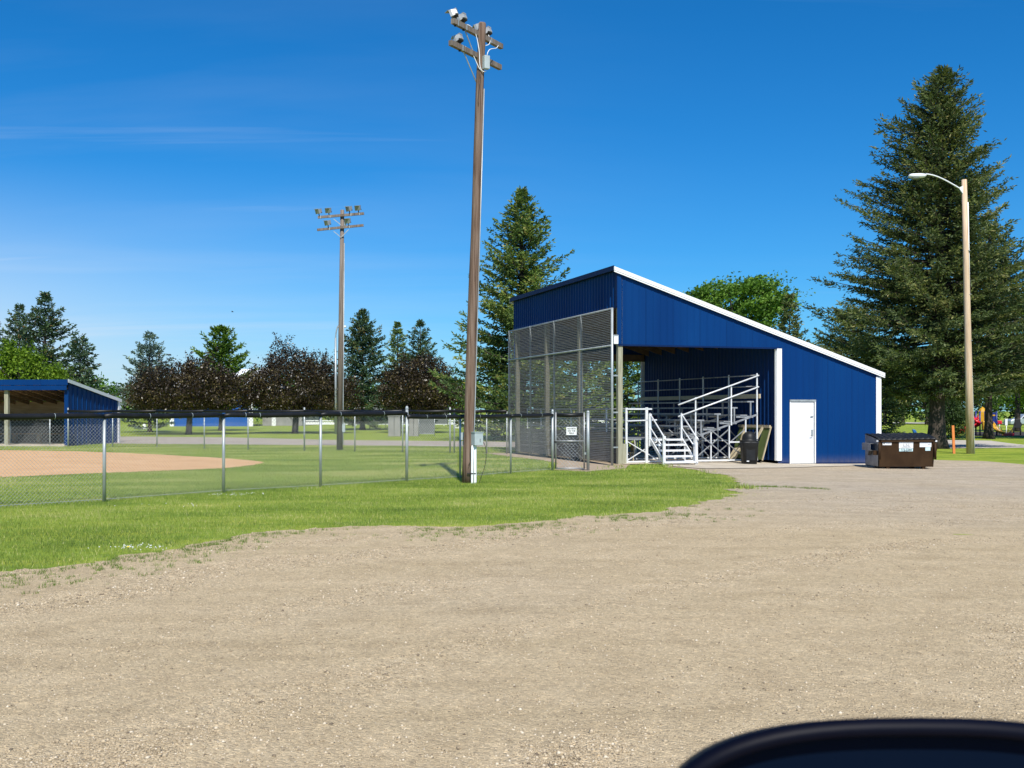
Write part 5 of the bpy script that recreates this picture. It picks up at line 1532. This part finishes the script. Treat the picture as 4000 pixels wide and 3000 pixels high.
# ------------------------------------------------------------------ dugout
DC = Vector(G(266, 1744)); DC.z = 0
du_x = Vector((-0.996, 0.085, 0)).normalized(); du_y = Vector((0.02, 0.9998, 0)).normalized()
dg_ = thing('dugout', 'blue open fronted dugout shed with white roof edge on the far left', 'dugout', DC)
def DG(a, b, z): return DC + du_x * a + du_y * b + Vector((0, 0, z))
WD, DD = 9.0, 6.0
ZF, ZB = 3.05, 2.24
def dz_(b): return ZF + (ZB - ZF) * b / DD
rib_panel(lambda a, z, o: DG(-o, a, z), 0.0, DD, lambda a: 0.0, lambda a: dz_(a) - 0.12, pitch=0.50, h=0.03).build('side_wall', M['blue'], dg_)
rib_panel(lambda a, z, o: DG(WD + o, a, z), 0.0, DD, lambda a: 0.0, lambda a: dz_(a) - 0.12, pitch=0.30, h=0.03).build('side_wall', M['blue'], dg_)
MB().obox(DG(WD / 2, DD, 1.06), du_x * WD / 2, du_y * 0.05, (0, 0, 1.06)).build('back_wall', M['ply'], dg_)
MB().obox(DG(WD / 2, DD - 0.08, 0.70), du_x * (WD / 2 - 0.1), du_y * 0.02, (0, 0, 0.68)).build('wainscot', M['black'], dg_)
mb = MB().hexa([DG(-0.08, -0.20, dz_(-0.2) - 0.05), DG(WD + 0.08, -0.20, dz_(-0.2) - 0.05), DG(WD + 0.08, DD + 0.2, dz_(DD + 0.2) - 0.05), DG(-0.08, DD + 0.2, dz_(DD + 0.2) - 0.05),
               DG(-0.08, -0.20, dz_(-0.2)), DG(WD + 0.08, -0.20, dz_(-0.2)), DG(WD + 0.08, DD + 0.2, dz_(DD + 0.2)), DG(-0.08, DD + 0.2, dz_(DD + 0.2))])
mb.build('roof', M['blue_dark'], dg_)
mb = MB()
mb.obox(DG(WD / 2, -0.22, ZF - 0.10), du_x * (WD / 2 + 0.08), du_y * 0.015, (0, 0, 0.125))
mb.obox(DG(WD / 2, -0.19, ZF - 0.35), du_x * (WD / 2 + 0.02), du_y * 0.03, (0, 0, 0.105))
mb.build('front_fascia', M['blue'], dg_)
mb = MB().hexa([DG(-0.10, -0.20, dz_(-0.2) - 0.13), DG(-0.085, -0.20, dz_(-0.2) - 0.13), DG(-0.085, DD + 0.22, dz_(DD + 0.22) - 0.13), DG(-0.10, DD + 0.22, dz_(DD + 0.22) - 0.13),
                DG(-0.10, -0.20, dz_(-0.2) + 0.03), DG(-0.085, -0.20, dz_(-0.2) + 0.03), DG(-0.085, DD + 0.22, dz_(DD + 0.22) + 0.03), DG(-0.10, DD + 0.22, dz_(DD + 0.22) + 0.03)])
mb.build('fascia', M['white'], dg_)
MB().obox(DG(-0.035, DD - 0.02, 1.08), du_x * 0.025, du_y * 0.11, (0, 0, 1.08)).build('corner_trim', M['white'], dg_)
MB().obox(DG(0.07, -0.02, 1.31), du_x * 0.09, du_y * 0.03, (0, 0, 1.31)).build('corner_trim', M['blue'], dg_)
for a in (2.95, 6.0, 8.9):
    MB().obox(DG(a, 0.02, 1.32), du_x * 0.09, du_y * 0.09, (0, 0, 1.32)).build('post', M['post_wood'], dg_)
for k in range(12):
    a = 0.3 + 0.75 * k
    MB().bar(DG(a, 0.0, dz_(0) - 0.17), DG(a, DD - 0.05, dz_(DD) - 0.17), 0.045, 0.20).build('rafter', M['ply'], dg_)
MB().obox(DG(WD / 2, DD - 0.55, 0.46), du_x * (WD / 2 - 0.15), du_y * 0.16, (0, 0, 0.025)).build('bench_plank', M['bench_wood'], dg_)
for a in (0.5, 1.5, 2.75, 4.0, 5.3, 6.6, 8):
    MB().obox(DG(a, DD - 0.55, 0.22), du_x * 0.09, du_y * 0.13, (0, 0, 0.21)).build('bench_leg', M['bench_wood'], dg_)
MB().obox(DG(WD / 2, 1.1, 0.02), du_x * (WD / 2), du_y * 1.5, (0, 0, 0.045)).build('floor_slab', M['concrete'], dg_)
dfc = thing('dugout_fence', 'low grey railing fence with a dark screen across the dugout front', 'fence', DG(1.4, -0.35, 0))
for px, py in ((41, 1737), (195, 1743), (-180, 1737)):
    p = ground_pt(px, py)
    MB().tube([p, p + Vector((0, 0, 1.27))], 0.034, 8).build('post', M['galv'], dfc)
pa, pb, pc = ground_pt(195, 1743), ground_pt(41, 1737), ground_pt(-180, 1737)
MB().tube([pa + Vector((0, 0, 1.20)), pb + Vector((0, 0, 1.20)), pc + Vector((0, 0, 1.2))], 0.055, 8).build('top_pad', M['black_pad'], dfc)
chainlink([pa, pb, pc], 0.05, 1.2, 0.10, 0.0035, 8).build('chain_mesh', M['wire_dark'], dfc)

# ------------------------------------------------------------------ far park
# long blue hall with white roof
hb = Vector(gp(672, 113)); hz_ = 0
hl = thing('hall_building', 'long bright blue hall with a white gabled roof behind the purple trees', 'building', hb)
x0, x1 = hb.x, gp(985, 113)[0]
x2 = gp(1180, 116)[0]
rib_panel(lambda a, z, o: Vector((a, 113 - o, z)), x0, x1, lambda a: 0, lambda a: 4.1, pitch=0.4).build('wall', surf('hall_blue', (0.010, 0.095, 0.38), (0.012, 0.105, 0.42), 1), hl)
MB().box((x0, 113.03, 0), (x0 + 0.05, 127, 4.1)).build('wall', M['blue'], hl)
MB().box((x1 + 0.4, 116, 0.02), (x2, 126, 2.9)).build('annex', M['grey_cabinet'], hl)
for px, y_, zt in ((672, 112.9, 4.1), (981, 112.9, 4.1), (1070, 115.9, 2.9)):
    xx = gp(px, y_)[0]
    MB().box((xx - 0.22, y_ - 0.05, 0), (xx + 0.22, y_, zt)).build('corner_trim', M['white'], hl)
mb = MB()
xr = x1 + 0.6
mb.prism([Vector((x0 - 0.5, 112.4, 4.1)), Vector((x0 - 0.5, 127.6, 4.1)), Vector((x0 - 0.5, 120, 6.3))], (xr - x0 + 0.5, 0, 0))
mb.build('roof', M['white'], hl)
MB().prism([Vector((x1 + 0.7, 115.6, 2.9)), Vector((x1 + 0.7, 126.4, 2.9)), Vector((x1 + 0.7, 121, 4.1))], (x2 - x1 - 0.5, 0, 0)).build('annex_roof', M['grey_cabinet'], hl)
# grey cabinets
for px0, px1, D, l in ((1516, 1563, 68.5, 'left narrow grey equipment cabinet on the lawn beyond the far fence'), (1597, 1634, 69, 'right grey equipment cabinet beyond the far fence, under the third purple tree')):
    p0, p1 = gp(px0, D), gp(px1, D)
    cb_ = thing('equipment_cabinet', l, 'cabinet', ((p0[0] + p1[0]) / 2, D, 0), 'grey cabinets beyond the far fence')
    MB().box((p0[0], D, 0), (p1[0], D + 0.7, 1.28)).build('body', M['grey_cabinet'], cb_, bevel=0.02)
    MB().box((p0[0] - 0.03, D - 0.04, 1.281), (p1[0] + 0.03, D + 0.74, 1.33)).build('lid', M['grey_cabinet'], cb_)
    MB().box(((p0[0] + p1[0]) / 2 - 0.012, D - 0.008, 0.06), ((p0[0] + p1[0]) / 2 + 0.012, D - 0.001, 1.24)).build('door_gap', M['black'], cb_)
p0, p1 = gp(1635, 69), gp(1697, 69)
ps = thing('screen_panel', 'grey mesh practice screen standing to the right of the grey cabinets', 'screen', (p0[0], 69, 0))
mb = MB()
for (a, b) in (((p0[0], 69.1, 0.0), (p0[0], 69.1, 1.3)), ((p1[0], 69.1, 0.0), (p1[0], 69.1, 1.3)), ((p0[0], 69.1, 1.3), (p1[0], 69.1, 1.3)), ((p0[0], 69.1, 0.15), (p1[0], 69.1, 0.15))):
    MB().tube([Vector(a), Vector(b)], 0.025, 6).build('frame_tube', M['galv'], ps)
MB().box((p0[0] + 0.02, 69.095, 0.16), (p1[0] - 0.02, 69.105, 1.29)).build('net', M['net'], ps)
# white rail fence
rf = thing('rail_fence', 'long low white rail fence across the far lawn', 'fence', gp(1700, 118))
xa, xb = gp(1185, 118)[0], gp(2420, 118)[0]
for z in (0.12, 0.48):
    MB().box((xa, 118, z), (xb, 118.06, z + (0.26 if z < 0.3 else 0.12))).build('rail', M['white'], rf)
for k in range(19):
    xx = xa + (xb - xa) * k / 18
    MB().box((xx - 0.06, 118.07, 0), (xx + 0.06, 118.2, 0.72)).build('post', M['white'], rf)
# far tall field fence with cloth
tf = thing('field_fence', 'tall far field fence hung with grey cloth beyond the white rail', 'fence', gp(1450, 108))
xa, xb = gp(1385, 108)[0], gp(1750, 108)[0]
MB().box((xa, 108, 0.3), (xb, 108.03, 2.1)).build('cloth', M['net'], tf)
MB().tube([Vector((xa, 107.97, 2.15)), Vector((xb, 107.97, 2.15))], 0.05, 6).build('top_rail', M['white'], tf)
for k in range(7):
    xx = xa + (xb - xa) * k / 6
    MB().tube([Vector((xx, 107.95, 0)), Vector((xx, 107.95, 2.3))], 0.05, 6).build('post', M['galv'], tf)
# white shelter and dark bleachers of the other field
wx0, wx1 = gp(1874, 104)[0], gp(1924, 104)[0]
ws_ = thing('shelter', 'small white peaked shelter far behind the fence by the tall pole', 'shelter', ((wx0 + wx1) / 2, 104, 0))
MB().prism([Vector((wx0, 104, 0.55)), Vector((wx1, 104, 0.55)), Vector(((wx0 + wx1) / 2 + 0.2, 104, 1.15)), Vector(((wx0 + wx1) / 2 - 0.2, 104, 1.15))], (0, 2, 0)).build('canopy', M['white'], ws_)
for xx in (wx0 + 0.05, wx1 - 0.05):
    MB().box((xx - 0.04, 104.1, 0), (xx + 0.04, 104.18, 0.55)).build('post', M['white'], ws_)
bx0 = gp(1870, 96)[0]; bx1 = gp(2005, 96)[0]
fb = thing('bleachers', 'dark low bleachers of the neighbouring field, far behind the tall pole', 'bleachers', ((bx0 + bx1) / 2, 96, 0))
for k in range(4):
    MB().box((bx0, 96 + 0.5 * k, 0.12 + 0.28 * k), (bx1, 96.26 + 0.5 * k, 0.17 + 0.28 * k)).build('seat', M['grey_steel'], fb)
for k in range(5):
    xx = bx0 + 0.1 + (bx1 - bx0 - 0.2) * k / 4
    MB().bar((xx, 96.1, 0), (xx, 97.9, 1.1), 0.06, 0.08).build('frame', M['black'], fb)
    MB().bar((xx, 97.9, 0), (xx, 97.9, 1.5), 0.06, 0.06, V).build('frame', M['black'], fb)
lx0, lx1 = gp(1774, 100)[0], gp(1802, 100)[0]
lt = MB()
for k in range(6):
    lt.bar((lx0 + (lx1 - lx0) * k / 5, 100, 0.02), (lx0 + (lx1 - lx0) * k / 5, 100, 0.55), 0.05, 0.03, V)
for k in range(4):
    lt.bar((lx0, 99.97, 0.05 + 0.16 * k), (lx1, 99.97, 0.05 + 0.16 * k), 0.03, 0.06)
tag(lt.build('lattice_panel', M['white'], base=(lx0, 100, 0)), 'small white lattice panel on the far lawn left of the tall pole', 'lattice')
# white post on the left lawn
p = gp(563, 96)
tag(MB().box((p[0] - 0.13, 96, 0), (p[0] + 0.13, 96.2, 0.42)).lathe([(0.10, 0.42), (0.07, 0.46), (0, 0.47)], (p[0], 96.1, 0), 8).build('marker_post', M['white'], base=p), 'short white marker post on the lawn right of the dugout', 'post')

# playground
PD = 78.0
def pg(px, z, dd=0.0):
    x = (px - CX) * (PD + dd) / F
    return Vector((x, PD + dd, z - 0.14))
py_ = thing('playground_set', 'red, yellow and blue playground set in the shade behind the street lamp', 'playground', pg(3840, 0))
MB().box((pg(3812, 0).x, PD - 0.2, 0.75), (pg(3895, 0).x, PD + 1.2, 0.82)).build('deck', M['navy'], py_)
for px in (3812, 3828, 3848, 3866, 3893):
    for dd in (-0.15, 1.15):
        MB().tube([pg(px, 0, dd), pg(px, 1.75, dd)], 0.055, 8).build('post', M['navy'], py_)
MB().obox(pg(3838, 1.25, -0.1), (0.17, 0, 0), (0, 0.03, 0), (0, 0, 0.42)).build('panel', M['yellow'], py_, bevel=0.02)
MB().obox(pg(3880, 1.2, -0.1), (0.22, 0, 0), (0, 0.03, 0), (0, 0, 0.45)).build('panel', M['navy'], py_, bevel=0.02)
MB().obox(pg(3879, 1.45, -0.14), (0.15, 0, 0), (0, 0.02, 0), (0, 0, 0.05)).build('panel', M['yellow'], py_)
MB().lathe([(0.32, 1.55), (0.22, 1.75), (0.0, 1.95)], pg(3838, 0.14, 0.3), 8, False).build('roof', M['yellow'], py_)
def chute(path, w, mat, name='slide'):
    mb = MB(); vs = []
    for i, p in enumerate(path):
        d = (path[min(i + 1, len(path) - 1)] - path[max(i - 1, 0)]).normalized()
        sd = d.cross(Vector((0, 0, 1))).normalized()
        for k, (o, h) in enumerate(((-1, 0.16), (-0.95, 0.02), (-0.5, -0.03), (0.5, -0.03), (0.95, 0.02), (1, 0.16))):
            vs.append(p + sd * w / 2 * o + Vector((0, 0, h)))
    fs = [(i * 6 + k, i * 6 + k + 1, (i + 1) * 6 + k + 1, (i + 1) * 6 + k) for i in range(len(path) - 1) for k in range(5)]
    mb.add(vs, fs, True)
    o = mb.build(name, mat, py_)
    s_ = o.modifiers.new('thickness', 'SOLIDIFY'); s_.thickness = 0.03
chute(bez(pg(3815, 0.85, -0.2), pg(3790, 0.75, -0.5), pg(3772, 0.2, -0.7), pg(3736, 0.12, -0.9), n=12), 0.6, M['red'])
chute(bez(pg(3812, 1.4, 0.2), pg(3800, 1.3, -0.3), pg(3815, 0.95, -0.7), pg(3826, 0.75, -0.5), pg(3806, 0.55, -0.2), n=14), 0.5, M['red'])
chute(bez(pg(3868, 0.85, -0.2), pg(3880, 0.7, -0.5), pg(3893, 0.15, -0.8), pg(3926, 0.10, -1.0), n=12), 0.55, M['yellow'])
MB().obox(pg(3843, 0.72, -0.5), (0.12, 0, 0), (0, 0.12, 0), (0, 0, 0.32)).build('climber', M['yellow'], py_, bevel=0.05)
cl = thing('climbing_arch', 'dark arched climber at the right end of the playground', 'climber', pg(3975, 0))
MB().tube(bez(pg(3960, 0), pg(3955, 1.5), pg(3990, 1.5), pg(3986, 0), n=12), 0.05, 8).build('arch', M['black'], cl)
MB().obox(pg(3975, 0.85), (0.20, 0, 0), (0, 0.06, 0), (0, 0, 0.35)).build('panel', M['black'], cl, bevel=0.04)
MB().tube(bez(pg(3942, 0.1), pg(3955, 0.5), pg(3968, 0.7), n=6), 0.05, 8).build('ladder', M['black'], cl)
sr = thing('spring_rider', 'red spring rider toy right of the blue playground tower', 'spring rider', pg(3904, 0, 2))
MB().obox(pg(3904, 0.92, 2), (0.17, 0, 0), (0, 0.08, 0), (0, 0, 0.13)).build('seat', M['red'], sr, bevel=0.04)
MB().tube([pg(3904, 0, 2), pg(3904, 0.8, 2)], 0.05, 8).build('spring', M['galv'], sr)
ws2 = MB().obox(pg(3930, 0.95, 1.0), (0.09, 0, 0), (0, 0.05, 0), (0, 0, 0.24)).tube([pg(3930, 0, 1.0), pg(3932, 0.75, 1.0)], 0.03, 6)
tag(ws2.build('play_board', M['white'], base=pg(3930, 0, 1.0)), 'white play panel on a post between the red toy and the dark climber', 'play board')
for k in range(3):
    pass
br = MB().tube(bez(pg(3895, 0.0, -0.5), pg(3900, 0.9, -0.5), pg(3912, 0.9, -0.5), pg(3915, 0, -0.5), n=8), 0.025, 6).tube(bez(pg(3936, 0.0, -0.5), pg(3938, 0.75, -0.5), pg(3952, 0.75, -0.5), pg(3956, 0, -0.5), n=8), 0.025, 6).tube([pg(3915, 0.02, -0.5), pg(3936, 0.02, -0.5)], 0.025, 6)
tag(br.build('balance_rail', M['yellow'], base=pg(3915, 0, -0.5)), 'thin yellow hoops of a balance rail in front of the play panel', 'play rail')
bc = pg(3940, 0.08, -1.2)
tag(MB().obox(bc, (0.32, 0, 0), (0, 0.2, 0), (0, 0, 0.10)).build('play_step', M['red'], base=bc, bevel=0.04), 'low dark red play step at the foot of the yellow slide', 'play step')
# blue board
b0 = gp(3576, 84)
bb = MB().hexa([Vector((b0[0] - 0.12, 84, -0.14)), Vector((b0[0] + 0.16, 84, -0.14)), Vector((b0[0] + 0.16, 84.25, -0.14)), Vector((b0[0] - 0.12, 84.25, -0.14)),
                Vector((b0[0] - 0.24, 84, 0.20)), Vector((b0[0] + 0.02, 84, 0.16)), Vector((b0[0] + 0.02, 84.2, 0.16)), Vector((b0[0] - 0.24, 84.2, 0.20))])
tag(bb.build('play_block', M['sky_blue'], base=(b0[0], 84, -0.14), bevel=0.05), 'small leaning bright blue block on the lawn left of the giant spruce trunk', 'play block')


def car(px, D, label, mat):
    b = Vector(gp(px, D))
    c = thing('parked_car', label, 'car', b)
    prof = [(-2.2, 0.35), (-2.2, 0.75), (-1.9, 0.9), (-1.2, 0.95), (-0.7, 1.42), (0.7, 1.45), (1.5, 0.98), (2.15, 0.88), (2.25, 0.4)]
    MB().prism([b + Vector((x, 0, z)) for x, z in prof], (0, 1.7, 0)).build('body', mat, c, bevel=0.08)
    MB().prism([b + Vector((x, -0.012, z)) for x, z in ((-1.0, 0.98), (-0.62, 1.36), (0.62, 1.38), (1.2, 0.99))], (0, 0.02, 0)).build('window', M['car_glass'], c)
    for x in (-1.35, 1.4):
        MB().tube([b + Vector((x, -0.03, 0.33)), b + Vector((x, 0.2, 0.33))], 0.33, 16).build('wheel', M['tyre'], c)
    return c


car(4030, 112, 'silver car cut by the right edge, parked across the park', M['car_paint'])
sheet('road', g2((3300, 1655), (4400, 1656), (4400, 1651), (3300, 1650)), M['path_concrete'], 0.02, 8)

# bird
bd0 = at(908, 1218, 60)
mb = MB().lathe([(0.0, -0.07), (0.018, -0.04), (0.022, 0.0), (0.012, 0.05), (0, 0.08)], (0, 0, 0), 8)
mb.v = [(z, y, x) for x, y, z in mb.v]
mb.add([(0.02, 0, 0.01), (-0.03, 0, 0.01), (-0.02, -0.13, 0.05), (0.01, -0.11, 0.05)], [(0, 1, 2, 3)]).add([(0.02, 0, 0.01), (-0.03, 0, 0.01), (-0.02, 0.13, 0.05), (0.01, 0.11, 0.05)], [(3, 2, 1, 0)])
mb.v = [tuple(Vector(p) + bd0) for p in mb.v]
tag(mb.build('bird', M['black'], base=bd0), 'tiny dark bird gliding in the sky left of the far light pole', 'bird')

# ------------------------------------------------------------------ wing mirror of the car the photo was taken from
MD = 0.60
def mouter(k, n, hwp, hhp, y, e=2.6, cx=3590, cy=3290):
    hwp *= 0.965
    a = 2 * math.pi * k / n
    ca, sa = math.cos(a), math.sin(a)
    px = cx + math.copysign(abs(ca) ** (2 / e), ca) * hwp
    py = cy - math.copysign(abs(sa) ** (2 / e), sa) * hhp
    return Vector(((px - CX) * MD / F, y, CH + (HY - py) * MD / F))
mc = at(3560, 3280, MD)
wm = thing('wing_mirror', 'dark car wing mirror at the bottom right corner, out of focus', 'mirror', mc)
n = 64
rings = [[mouter(k, n, *a) for k in range(n)] for a in ((985, 405, MD + 0.004), (1000, 425, MD - 0.003), (1040, 464, MD - 0.001), (1060, 480, MD + 0.004), (1050, 462, MD + 0.012), (1020, 425, MD + 0.03), (940, 350, MD + 0.055), (640, 210, MD + 0.085), (350, 110, MD + 0.10))]
mb = MB()
mb.add([p for r_ in rings for p in r_], [(i * n + k, i * n + (k + 1) % n, (i + 1) * n + (k + 1) % n, (i + 1) * n + k) for i in range(8) for k in range(n)], True)
mb.f.append(tuple(8 * n + k for k in range(n))); mb.sm.append(True)
mb.build('housing', M['mirror_shell'], wm)
gm = NT('mirror_glass').set(0.05, 0.0, 0.03)
gm.base((0.002, 0.006, 0.017))  # dark blue reflection painted into the base colour of the glass
mb = MB()
mb.add([mouter(k, n, 984, 404, MD + 0.006) for k in range(n)], [tuple(range(n))])
mb.build('mirror_glass', gm.m, wm)
MB().tube(bez(mc + Vector((0.05, 0.06, -0.045)), mc + Vector((0.10, 0.05, -0.10)), mc + Vector((0.2, 0.02, -0.14)), mc + Vector((0.30, -0.02, -0.16)), n=8), [0.028] * 9, 12).build('mount_arm', M['mirror_dark'], wm)

# ------------------------------------------------------------------ sky, sun, camera
SUN_EL, SUN_AZ = R(50), R(10)       # sun behind the camera, slightly to the right
w = bpy.data.worlds.new('World'); sc.world = w
w.use_nodes = True
nt = w.node_tree; nt.nodes.clear()
out = nt.nodes.new('ShaderNodeOutputWorld'); bg = nt.nodes.new('ShaderNodeBackground')
sky = nt.nodes.new('ShaderNodeTexSky'); sky.sky_type = 'NISHITA'; sky.sun_disc = False
sky.sun_elevation = SUN_EL; sky.sun_rotation = math.pi - SUN_AZ
sky.altitude = 300; sky.air_density = 1.0; sky.dust_density = 0.35; sky.ozone_density = 3.0
hs = nt.nodes.new('ShaderNodeHueSaturation'); hs.inputs['Saturation'].default_value = 1.12; hs.inputs['Value'].default_value = 1.0
tint_ = nt.nodes.new('ShaderNodeMix'); tint_.data_type = 'RGBA'; tint_.blend_type = 'MULTIPLY'; tint_.inputs[0].default_value = 1.0
tint_.inputs[7].default_value = (0.42, 0.78, 1.10, 1)
nt.links.new(sky.outputs[0], tint_.inputs[6]); nt.links.new(tint_.outputs[2], hs.inputs['Color'])
# thin cirrus
tc = nt.nodes.new('ShaderNodeTexCoord')
sep = nt.nodes.new('ShaderNodeSeparateXYZ'); nt.links.new(tc.outputs['Generated'], sep.inputs[0])
def wm_(op, a, b=0.0, clamp=False):
    nd = nt.nodes.new('ShaderNodeMath'); nd.operation = op; nd.use_clamp = clamp
    for s_, v_ in zip(nd.inputs, (a, b)):
        if isinstance(v_, bpy.types.NodeSocket): nt.links.new(v_, s_)
        else: s_.default_value = v_
    return nd.outputs[0]
zc = wm_('ADD', wm_('MAXIMUM', sep.outputs[2], 0.0), 0.10)
cv = nt.nodes.new('ShaderNodeCombineXYZ')
nt.links.new(wm_('DIVIDE', sep.outputs[0], zc), cv.inputs[0]); nt.links.new(wm_('DIVIDE', sep.outputs[1], zc), cv.inputs[1])
mp = nt.nodes.new('ShaderNodeMapping'); mp.inputs['Rotation'].default_value = (0, 0, R(-24)); mp.inputs['Scale'].default_value = (0.34, 1.25, 1); mp.inputs['Location'].default_value = (0.7, 2.1, 0)
nt.links.new(cv.outputs[0], mp.inputs['Vector'])
nz = nt.nodes.new('ShaderNodeTexNoise'); nz.inputs['Scale'].default_value = 0.8; nz.inputs['Detail'].default_value = 7; nz.inputs['Roughness'].default_value = 0.52; nz.inputs['Distortion'].default_value = 0.5
nt.links.new(mp.outputs[0], nz.inputs['Vector'])
rp = nt.nodes.new('ShaderNodeValToRGB'); rp.color_ramp.elements[0].position = 0.47; rp.color_ramp.elements[0].color = (0, 0, 0, 1); rp.color_ramp.elements[1].position = 0.80; rp.color_ramp.elements[1].color = (1, 1, 1, 1)
nt.links.new(nz.outputs['Fac'], rp.inputs['Fac'])
# more veil low down on the left (west) part of the sky
left = wm_('MULTIPLY_ADD', sep.outputs[0], -1.5, True)
nt.nodes[-1].inputs[2].default_value = 0.28
low = wm_('SUBTRACT', 1.0, wm_('MULTIPLY', sep.outputs[2], 3.2), True)
cl_ = wm_('MULTIPLY', wm_('MULTIPLY', rp.outputs[0], wm_('ADD', wm_('MULTIPLY', left, 0.9, True), 0.05)), wm_('ADD', low, 0.25, True))
veil = wm_('MULTIPLY', wm_('MULTIPLY', left, left), wm_('POWER', wm_('SUBTRACT', 1.0, wm_('MULTIPLY', sep.outputs[2], 4.6), True), 1.4))
mp2 = nt.nodes.new('ShaderNodeMapping'); mp2.inputs['Rotation'].default_value = (0, 0, R(-9)); mp2.inputs['Scale'].default_value = (0.30, 2.6, 1); mp2.inputs['Location'].default_value = (3.1, 0.4, 0)
nt.links.new(cv.outputs[0], mp2.inputs['Vector'])
nz2 = nt.nodes.new('ShaderNodeTexNoise'); nz2.inputs['Scale'].default_value = 1.0; nz2.inputs['Detail'].default_value = 6; nz2.inputs['Roughness'].default_value = 0.5; nz2.inputs['Distortion'].default_value = 0.7
nt.links.new(mp2.outputs[0], nz2.inputs['Vector'])
wisp = wm_('MULTIPLY', wm_('MULTIPLY', wm_('SUBTRACT', nz2.outputs['Fac'], 0.60, True), 3.2, True), wm_('ADD', wm_('MULTIPLY', left, 0.7, True), 0.15))
cl_ = wm_('ADD', wm_('MULTIPLY', cl_, 0.7), wisp)
fac = wm_('ADD', wm_('MULTIPLY', cl_, 0.50), wm_('MULTIPLY', veil, 1.1), True)
mxn = nt.nodes.new('ShaderNodeMix'); mxn.data_type = 'RGBA'
nt.links.new(fac, mxn.inputs[0]); nt.links.new(hs.outputs[0], mxn.inputs[6])
mxn.inputs[7].default_value = (6.2, 7.0, 8.0, 1)
nt.links.new(mxn.outputs[2], bg.inputs['Color'])
bg.inputs['Strength'].default_value = 0.088
nt.links.new(bg.outputs[0], out.inputs['Surface'])

sd = bpy.data.lights.new('sun', 'SUN'); sd.energy = 4.4; sd.angle = R(0.53); sd.color = (1.0, 0.955, 0.88)
so = bpy.data.objects.new('sun', sd); COL.objects.link(so)
sv = Vector((math.sin(SUN_AZ) * math.cos(SUN_EL), -math.cos(SUN_AZ) * math.cos(SUN_EL), math.sin(SUN_EL)))
so.rotation_euler = sv.to_track_quat('Z', 'Y').to_euler()
so.location = sv * 60

cam = bpy.data.cameras.new('camera'); co = bpy.data.objects.new('camera', cam); COL.objects.link(co)
co.location = (0, 0, CH); co.rotation_euler = (math.pi / 2, 0, 0)
cam.sensor_width = 36; cam.lens = 36 * F / 4000
cam.shift_y = (HY - 1500) / 4000
cam.clip_start = 0.05; cam.clip_end = 5000
cam.dof.use_dof = True; cam.dof.focus_distance = 16; cam.dof.aperture_fstop = 15
sc.camera = co
sc.view_settings.view_transform = 'Standard'; sc.view_settings.look = 'None'; sc.view_settings.exposure = 0.40; sc.view_settings.gamma = 1
sc.cycles.max_bounces = 6; sc.cycles.diffuse_bounces = 3; sc.cycles.glossy_bounces = 3; sc.cycles.transmission_bounces = 3
sc.cycles.use_denoising = True
